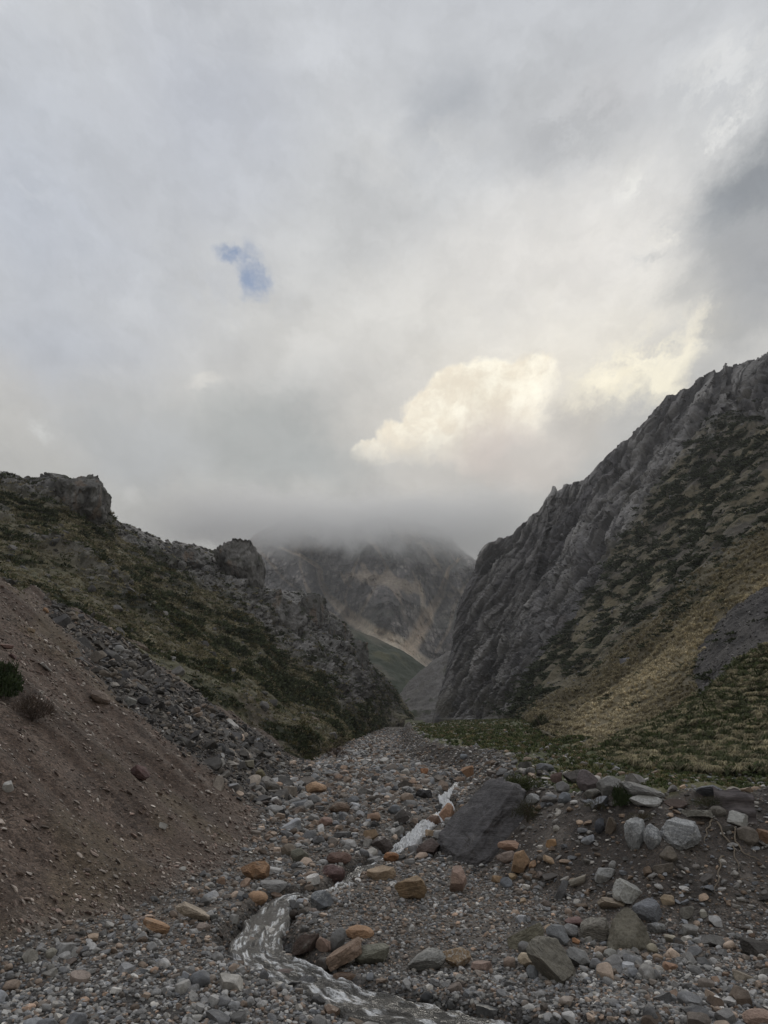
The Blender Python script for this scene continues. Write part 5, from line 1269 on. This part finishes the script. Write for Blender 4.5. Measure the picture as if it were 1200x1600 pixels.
for j, (pl, lab) in enumerate((([(1120, 1288), (1130, 1306), (1146, 1330), (1150, 1348), (1156, 1366)], 'longest pale root trailing down the soil bank'),
        ([(1146, 1296), (1150, 1318), (1158, 1334), (1178, 1344), (1190, 1348)], 'forked root bending toward the picture edge on the bank'),
        ([(1126, 1340), (1124, 1356), (1122, 1376), (1116, 1396)], 'thin root hanging low on the soil bank'),
        ([(1112, 1284), (1104, 1300), (1100, 1322)], 'short dark root below the flat grey-brown boulder'))):
    a = np.array(pl, float); u = np.linspace(0, 1, 26); k_ = np.linspace(0, 1, len(a)); X_ = np.interp(u, k_, a[:, 0]) + np.sin(u * 17 + j) * 1.6; Y_ = np.interp(u, k_, a[:, 1])
    G_ = hit(X_, Y_) + np.array([0, -.03, .035]); V_, F_ = tube(G_, .024, .008)
    tag(link('root', make_mesh('root', V_, F_), m_root), lab, 'root', 'roots on the bank')
print('objects', round(time.time() - T0, 1))

# ------------------------------------------------------------------ air and cloud
def box(name, lo, hi, mat):
    v = np.array([[x_, y_, z_] for z_ in (lo[2], hi[2]) for y_ in (lo[1], hi[1]) for x_ in (lo[0], hi[0])], float)
    f_ = np.array([(0, 2, 3, 1), (4, 5, 7, 6), (0, 1, 5, 4), (2, 6, 7, 3), (0, 4, 6, 2), (1, 3, 7, 5)])
    return link(name, make_mesh(name, v, f_, smooth=False), mat)
def vol_mat(name):
    m_ = bpy.data.materials.new(name); m_.use_nodes = True; t_ = NT(m_.node_tree); t_.n.remove(t_.n['Principled BSDF'])
    v_ = t_.new('ShaderNodeVolumePrincipled'); t_.l.new(v_.outputs[0], t_.n['Material Output'].inputs['Volume']); return m_, t_, v_
HAZE = True
allz = max(PF[..., 2].max(), PR[..., 2].max(), PL[..., 2].max())
if HAZE:
    mh, t, v = vol_mat('haze_air'); v.inputs['Color'].default_value = (.86, .87, .9, 1); v.inputs['Density'].default_value = .00014; v.inputs['Anisotropy'].default_value = .2
    far_y = 3300.0
    tag(box('haze', (-3000, -400, -80), (3000, far_y, allz + 30), mh), kind='stuff')

def vol_cloud(px_c, py_c, d0, d1, wpx, top_py, bot_py):
    dm = (d0 + d1) / 2; zt = at(600, top_py, dm)[2]; zbm = at(600, bot_py, dm)[2]
    zbm = at(600, bot_py, d0)[2]; zt = at(600, top_py, d1)[2]; xl_, xr_ = at(px_c - wpx, 860, dm)[0], at(px_c + wpx, 860, dm)[0]
    mc, t, v = vol_mat('low_cloud'); p = pos(t)
    sx = t.new('ShaderNodeSeparateXYZ'); t.put(sx.inputs[0], p)
    n1 = t.noise(t.vmath('MULTIPLY', p, (1, .7, 1.5)), .0055, 7, .66, .9)
    # the cloud hugs the mountainside: base and top climb with distance up the slope
    rlo, rhi = float(ray(600, bot_py)[2]), float(ray(600, top_py)[2])
    slope_ = t.math('DIVIDE', t.math('SUBTRACT', sx.outputs[2], CAMH), t.math('MAXIMUM', sx.outputs[1], 1.0))
    hz = t.math('DIVIDE', t.math('SUBTRACT', slope_, rlo), rhi - rlo)
    nn3 = t.math('MULTIPLY', t.math('SUBTRACT', n1, .5), 1.5)
    lower = t.ramp(t.math('ADD', hz, t.math('MULTIPLY', nn3, 1.05)), .19, .42); upper = t.ramp(t.math('ADD', hz, t.math('MULTIPLY', nn3, .8)), .80, .46)
    ex = t.math('ABSOLUTE', t.math('DIVIDE', t.math('SUBTRACT', sx.outputs[0], (xl_ + xr_) / 2), (xr_ - xl_) / 2)); side = t.ramp(t.math('ADD', ex, t.math('MULTIPLY', nn3, .3)), .95, .55)
    ey = t.math('ABSOLUTE', t.math('DIVIDE', t.math('SUBTRACT', sx.outputs[1], dm), (d1 - d0) / 2)); fr = t.ramp(ey, 1, .6)
    den = t.math('MULTIPLY', t.math('MULTIPLY', lower, upper), t.math('MULTIPLY', side, fr))
    t.put(v.inputs['Density'], t.math('MULTIPLY', den, .009)); v.inputs['Color'].default_value = (.9995, .9995, .999, 1); v.inputs['Anisotropy'].default_value = .2
    o_ = box('cloud', (xl_, d0, zbm), (xr_, d1, zt), mc); tag(o_, 'low grey cloud wrapped round the far summit', kind='stuff'); return o_
vol_cloud(560, 800, 1080, 2000, 330, 730, 892)

# ------------------------------------------------------------------ sky
w = bpy.data.worlds.new('World'); sc.world = w; w.use_nodes = True
t = NT(w.node_tree); t.n.clear()
def azel(px, py):
    d = ray(px, py); e_ = math.atan2(d[2], math.hypot(d[0], d[1])); return math.atan2(d[0], d[1]), e_
def flat(px, py):
    a_, e_ = azel(px, py); return a_ * math.cos(e_), e_
SUN_AZ, SUN_EL = azel(800, 610)
def lin(c): 
    return tuple(((v / 255 + .055) / 1.055) ** 2.4 if v > 10 else v / 255 / 12.92 for v in c)
d_ = t.new('ShaderNodeTexCoord').outputs['Generated']
sx = t.new('ShaderNodeSeparateXYZ'); t.put(sx.inputs[0], t.vmath('NORMALIZE', d_))
az = t.math('ARCTAN2', sx.outputs[0], sx.outputs[1]); el = t.math('ARCSINE', sx.outputs[2])
P0 = t.new('ShaderNodeCombineXYZ'); t.put(P0.inputs[0], t.math('MULTIPLY', az, t.math('COSINE', el))); t.put(P0.inputs[1], el); P0 = P0.outputs[0]
def warp(amount, scale, detail, seed, rough=.6):
    n_ = t.noise(t.vmath('ADD', P0, (seed, seed * 1.7, seed * .3)), scale, detail, rough, out=1)
    return t.vmath('ADD', P0, t.vmath('SCALE', t.vmath('SUBTRACT', n_, (.5, .5, .5)), amount))
PW = warp(.20, 4.0, 7, 3.1, .62)      # soft
PS = warp(.075, 10, 9, 7.7, .64)      # crisp cumulus edges
PM = warp(.11, 11, 9, 1.3, .72)
def blob(P_, px, py, rx, ry, inner=0.0, outer=1.0, rot=0.0):
    a, e_ = flat(px, py); a2, _ = flat(px + rx, py); _, e2 = flat(px, py - ry)
    mp_ = t.new('ShaderNodeMapping', vector_type='TEXTURE'); t.put(mp_.inputs[0], P_)
    mp_.inputs['Location'].default_value = (a, e_, 0); mp_.inputs['Rotation'].default_value = (0, 0, rot); mp_.inputs['Scale'].default_value = (abs(a2 - a), abs(e2 - e_), 1)
    sp_ = t.new('ShaderNodeSeparateXYZ'); t.put(sp_.inputs[0], mp_.outputs[0]); cb_ = t.new('ShaderNodeCombineXYZ'); t.put(cb_.inputs[0], sp_.outputs[0]); t.put(cb_.inputs[1], sp_.outputs[1])
    return t.ramp(t.vmath('LENGTH', cb_.outputs[0]), outer, inner)
# broad colour of the overcast from the horizon up
rp = t.new('ShaderNodeValToRGB'); t.put(rp.inputs[0], t.ramp(el, -.1, 1.5, 0, 1, False)); cr = rp.color_ramp
def stop(py): return (azel(600, py)[1] + .1) / 1.6
cr.elements[0].position = stop(900); cr.elements[0].color = (*lin((160, 160, 157)), 1)
cr.elements[1].position = stop(0); cr.elements[1].color = (*lin((184, 187, 192)), 1)
for py, c in ((800, (172, 172, 169)), (680, (186, 185, 182)), (520, (196, 196, 194)), (300, (190, 192, 194)), (-700, (150, 153, 160))):
    el_ = cr.elements.new(stop(py)); el_.color = (*lin(c), 1)
c = rp.outputs[0]
def add(mask, rgb, k_=1.0):
    global c
    c = t.mix(t.math('MULTIPLY', mask, k_), c, lin(rgb))
rag = t.noise(t.vmath('ADD', PM, (3.1, 1.7, 0)), 16, 9, .68, .5)
def addr(mask, rgb, k_=1.0, lo=.40, hi=.60): add(t.math('MULTIPLY', mask, t.ramp(rag, lo, hi)), rgb, k_)
# left bluish, right warm grey
add(blob(PW, 60, 330, 420, 420), (172, 179, 192), .7)
add(blob(PW, 330, 180, 240, 300), (172, 177, 188), .6)
add(blob(PW, 60, 540, 260, 150), (172, 178, 189), .6)
add(blob(PW, 880, 420, 420, 240), (222, 219, 214), .9)
add(blob(PW, 640, 520, 300, 120), (212, 210, 205), .7)
add(blob(PW, 715, 130, 90, 130, rot=-.3), (160, 164, 170), .85)
add(blob(PW, 790, 230, 150, 90, rot=-.5), (176, 178, 181), .7)
add(blob(PM, 950, 150, 130, 80), (190, 190, 192), .5)
add(blob(PM, 1185, 290, 190, 130, .2, 1.05, rot=.3), (132, 137, 143), .95)
addr(blob(PM, 1120, 110, 140, 90), (208, 209, 209), .8)
add(blob(PM, 1150, 430, 150, 120, .2, 1.05), (146, 149, 152), .7)
addr(blob(PM, 880, 200, 160, 110), (172, 174, 177), .75)
addr(blob(PM, 640, 260, 200, 120), (200, 201, 201), .6)
addr(blob(PM, 260, 420, 260, 160), (186, 189, 195), .55)
addr(blob(PM, 430, 60, 260, 90), (190, 193, 198), .6)
add(blob(PM, 1175, 420, 120, 150), (152, 154, 157), .9)
add(blob(PM, 1130, 520, 70, 70), (165, 166, 166), .7)
# lower cloud bank on the left, with ragged lighter tops
add(blob(PM, 430, 690, 230, 130, .25, 1.0), (163, 166, 165), .9)
add(blob(PM, 210, 690, 170, 110, .25, 1.0), (170, 173, 175), .75)
add(blob(PM, 560, 640, 90, 110, .2, 1.0), (182, 181, 178), .7)
add(blob(PW, 700, 800, 460, 70), (172, 171, 168), .8)
add(blob(PM, 325, 592, 55, 20, .1, 1.0, rot=.3), (206, 204, 199), .8)
add(blob(PM, 68, 668, 26, 30), (200, 201, 199), .7)
add(blob(PM, 205, 775, 24, 34), (190, 190, 188), .6)
add(blob(PM, 470, 775, 70, 40), (186, 185, 181), .5)
addr(blob(PM, 68, 275, 34, 22), (202, 206, 213), .8)
add(blob(PM, 40, 300, 50, 16), (196, 200, 207), .5)
# bright rifts along the edge of the dark right-hand cloud
addr(blob(PM, 1145, 175, 80, 40, .1, 1.0, rot=.75), (226, 226, 224), 1.0)
addr(blob(PM, 1000, 285, 70, 70), (220, 219, 215), .95)
addr(blob(PM, 1030, 360, 45, 80), (226, 223, 216), .95)
addr(blob(PM, 1020, 410, 70, 26, rot=-.2), (182, 183, 183), .95)
add(blob(PM, 1075, 455, 60, 40), (160, 162, 164), .8)
add(blob(PM, 1078, 535, 34, 70), (238, 231, 213), .9)
add(blob(PW, 880, 545, 280, 120, .1, 1.15), (229, 224, 213), .65)
# low cumulus, lit from behind the ridge
cum = blob(PS, 775, 630, 96, 88, .80, .98)
for bx_, by_, brx, bry in ((715, 620, 62, 62), (680, 655, 66, 60), (640, 690, 60, 50), (590, 712, 48, 26), (830, 600, 44, 52), (740, 690, 130, 70)):
    cum = t.math('MAXIMUM', cum, blob(PS, bx_, by_, brx, bry, .78, 1.0))
bil = t.noise(t.vmath('ADD', PS, (2, 5, 0)), 15, 7, .64)
cumc = t.mix(t.ramp(bil, .38, .62), lin((232, 222, 203)), lin((255, 249, 231)))
add(blob(PM, 700, 660, 230, 150, .2, 1.1), (214, 209, 200), .6)
add(blob(PW, 860, 600, 200, 110, .1, 1.2), (226, 220, 208), .55)
spm = t.new('ShaderNodeSeparateXYZ'); t.put(spm.inputs[0], PM); cum = t.math('MULTIPLY', cum, t.ramp(spm.outputs[1], flat(700, 742)[1], flat(700, 655)[1], .05, .96))
c = t.mix(cum, c, cumc)
add(blob(PS, 790, 712, 130, 92, .15, 1.15), (199, 190, 183), .95)
add(blob(PM, 872, 640, 52, 95, .05, 1.1), (222, 216, 204), .8)
add(blob(PM, 690, 762, 150, 46, .3, 1.1), (186, 183, 178), .9)
add(blob(PM, 900, 665, 85, 90, .25, 1.0), (188, 184, 178), .9)
add(blob(PM, 850, 720, 100, 60, .3, 1.0), (190, 185, 179), .8)
add(blob(PM, 960, 600, 120, 44, .1, 1.0, rot=.2), (248, 240, 217), .9)
add(blob(PM, 985, 566, 50, 22, .2, 1.0, rot=.3), (205, 200, 192), .8)
add(blob(PM, 905, 655, 60, 40, .2, 1.0), (186, 182, 176), .8)
add(blob(PM, 1040, 592, 60, 48, .1, 1.0, rot=.6), (250, 243, 221), .95)
addr(blob(PM, 1000, 575, 150, 80, .1, 1.0, rot=.3), (251, 244, 223), .9, .38, .58)
# fine cloud texture everywhere
tex = t.noise(t.vmath('MULTIPLY', PM, (1, 1.15, 1)), 6.5, 9, .62, .2); tex2 = t.noise(t.vmath('MULTIPLY', PM, (1, 1.3, 1)), 17, 8, .66, .4); k_ = t.math('ADD', t.ramp(tex, .25, .75, .86, 1.14, False), t.ramp(tex2, .3, .7, -.045, .05, False))
cxyz = t.new('ShaderNodeCombineXYZ')
for i_ in range(3): t.put(cxyz.inputs[i_], k_)
c = t.vmath('MULTIPLY', c, cxyz.outputs[0])
c = t.vmath('SCALE', c, t.math('MULTIPLY', t.math('ADD', t.ramp(el, .98, 1.4, 0, 1.9), 1.0), t.ramp(sx.outputs[1], -.45, .25, .9, 1.0)))
below = t.ramp(el, -.02, -.10); c = t.mix(below, c, (.06, .055, .05))
bgc = t.new('ShaderNodeBackground'); t.put(bgc.inputs[0], c); bgc.inputs[1].default_value = 1.0
sky = t.new('ShaderNodeTexSky', sky_type='NISHITA', sun_disc=False); sky.ozone_density = 2.6; sky.dust_density = .2; sky.sun_elevation = SUN_EL; sky.sun_rotation = SUN_AZ
bgs = t.new('ShaderNodeBackground'); t.l.new(sky.outputs[0], bgs.inputs[0]); bgs.inputs[1].default_value = .08
PH = warp(.06, 17, 8, 4.4, .72)
hole = t.math('MULTIPLY', t.math('MAXIMUM', blob(PH, 396, 424, 34, 54, .35, 1.0), blob(PH, 362, 402, 30, 24, .3, 1.0)), t.ramp(t.noise(t.vmath('ADD', PH, (.4, .3, 0)), 22, 8, .66), .30, .58))
cover = t.math('SUBTRACT', 1.0, t.math('MULTIPLY', hole, .75))
mxs = t.new('ShaderNodeMixShader'); t.put(mxs.inputs[0], cover); t.l.new(bgs.outputs[0], mxs.inputs[1]); t.l.new(bgc.outputs[0], mxs.inputs[2])
wo_ = t.new('ShaderNodeOutputWorld'); t.l.new(mxs.outputs[0], wo_.inputs[0])

sl = bpy.data.lights.new('sun', 'SUN'); sl.energy = .8; sl.angle = R(25); sl.color = (1, .94, .84)
so = bpy.data.objects.new('sun', sl); col.objects.link(so); so.rotation_euler = (math.pi / 2 - SUN_EL, 0, math.pi - SUN_AZ)

# ------------------------------------------------------------------ camera and render settings
cd_ = bpy.data.cameras.new('camera'); cd_.sensor_fit = 'VERTICAL'; cd_.sensor_height = 36; cd_.sensor_width = 27; cd_.lens = FPX / 1600 * 36
cd_.clip_start = .1; cd_.clip_end = 20000
co = bpy.data.objects.new('camera', cd_); col.objects.link(co); co.location = CAM; co.rotation_euler = (math.pi / 2 + PITCH, 0, 0)
sc.camera = co
sc.view_settings.view_transform = 'Standard'; sc.view_settings.look = 'None'; sc.view_settings.exposure = .22; sc.view_settings.gamma = 1
cy = sc.cycles
cy.max_bounces = 32; cy.diffuse_bounces = 3; cy.glossy_bounces = 2; cy.transmission_bounces = 2; cy.volume_bounces = 32; cy.transparent_max_bounces = 6
cy.volume_max_steps = 64; cy.volume_step_rate = 1.0
cy.use_denoising = True
print('done', round(time.time() - T0, 1))
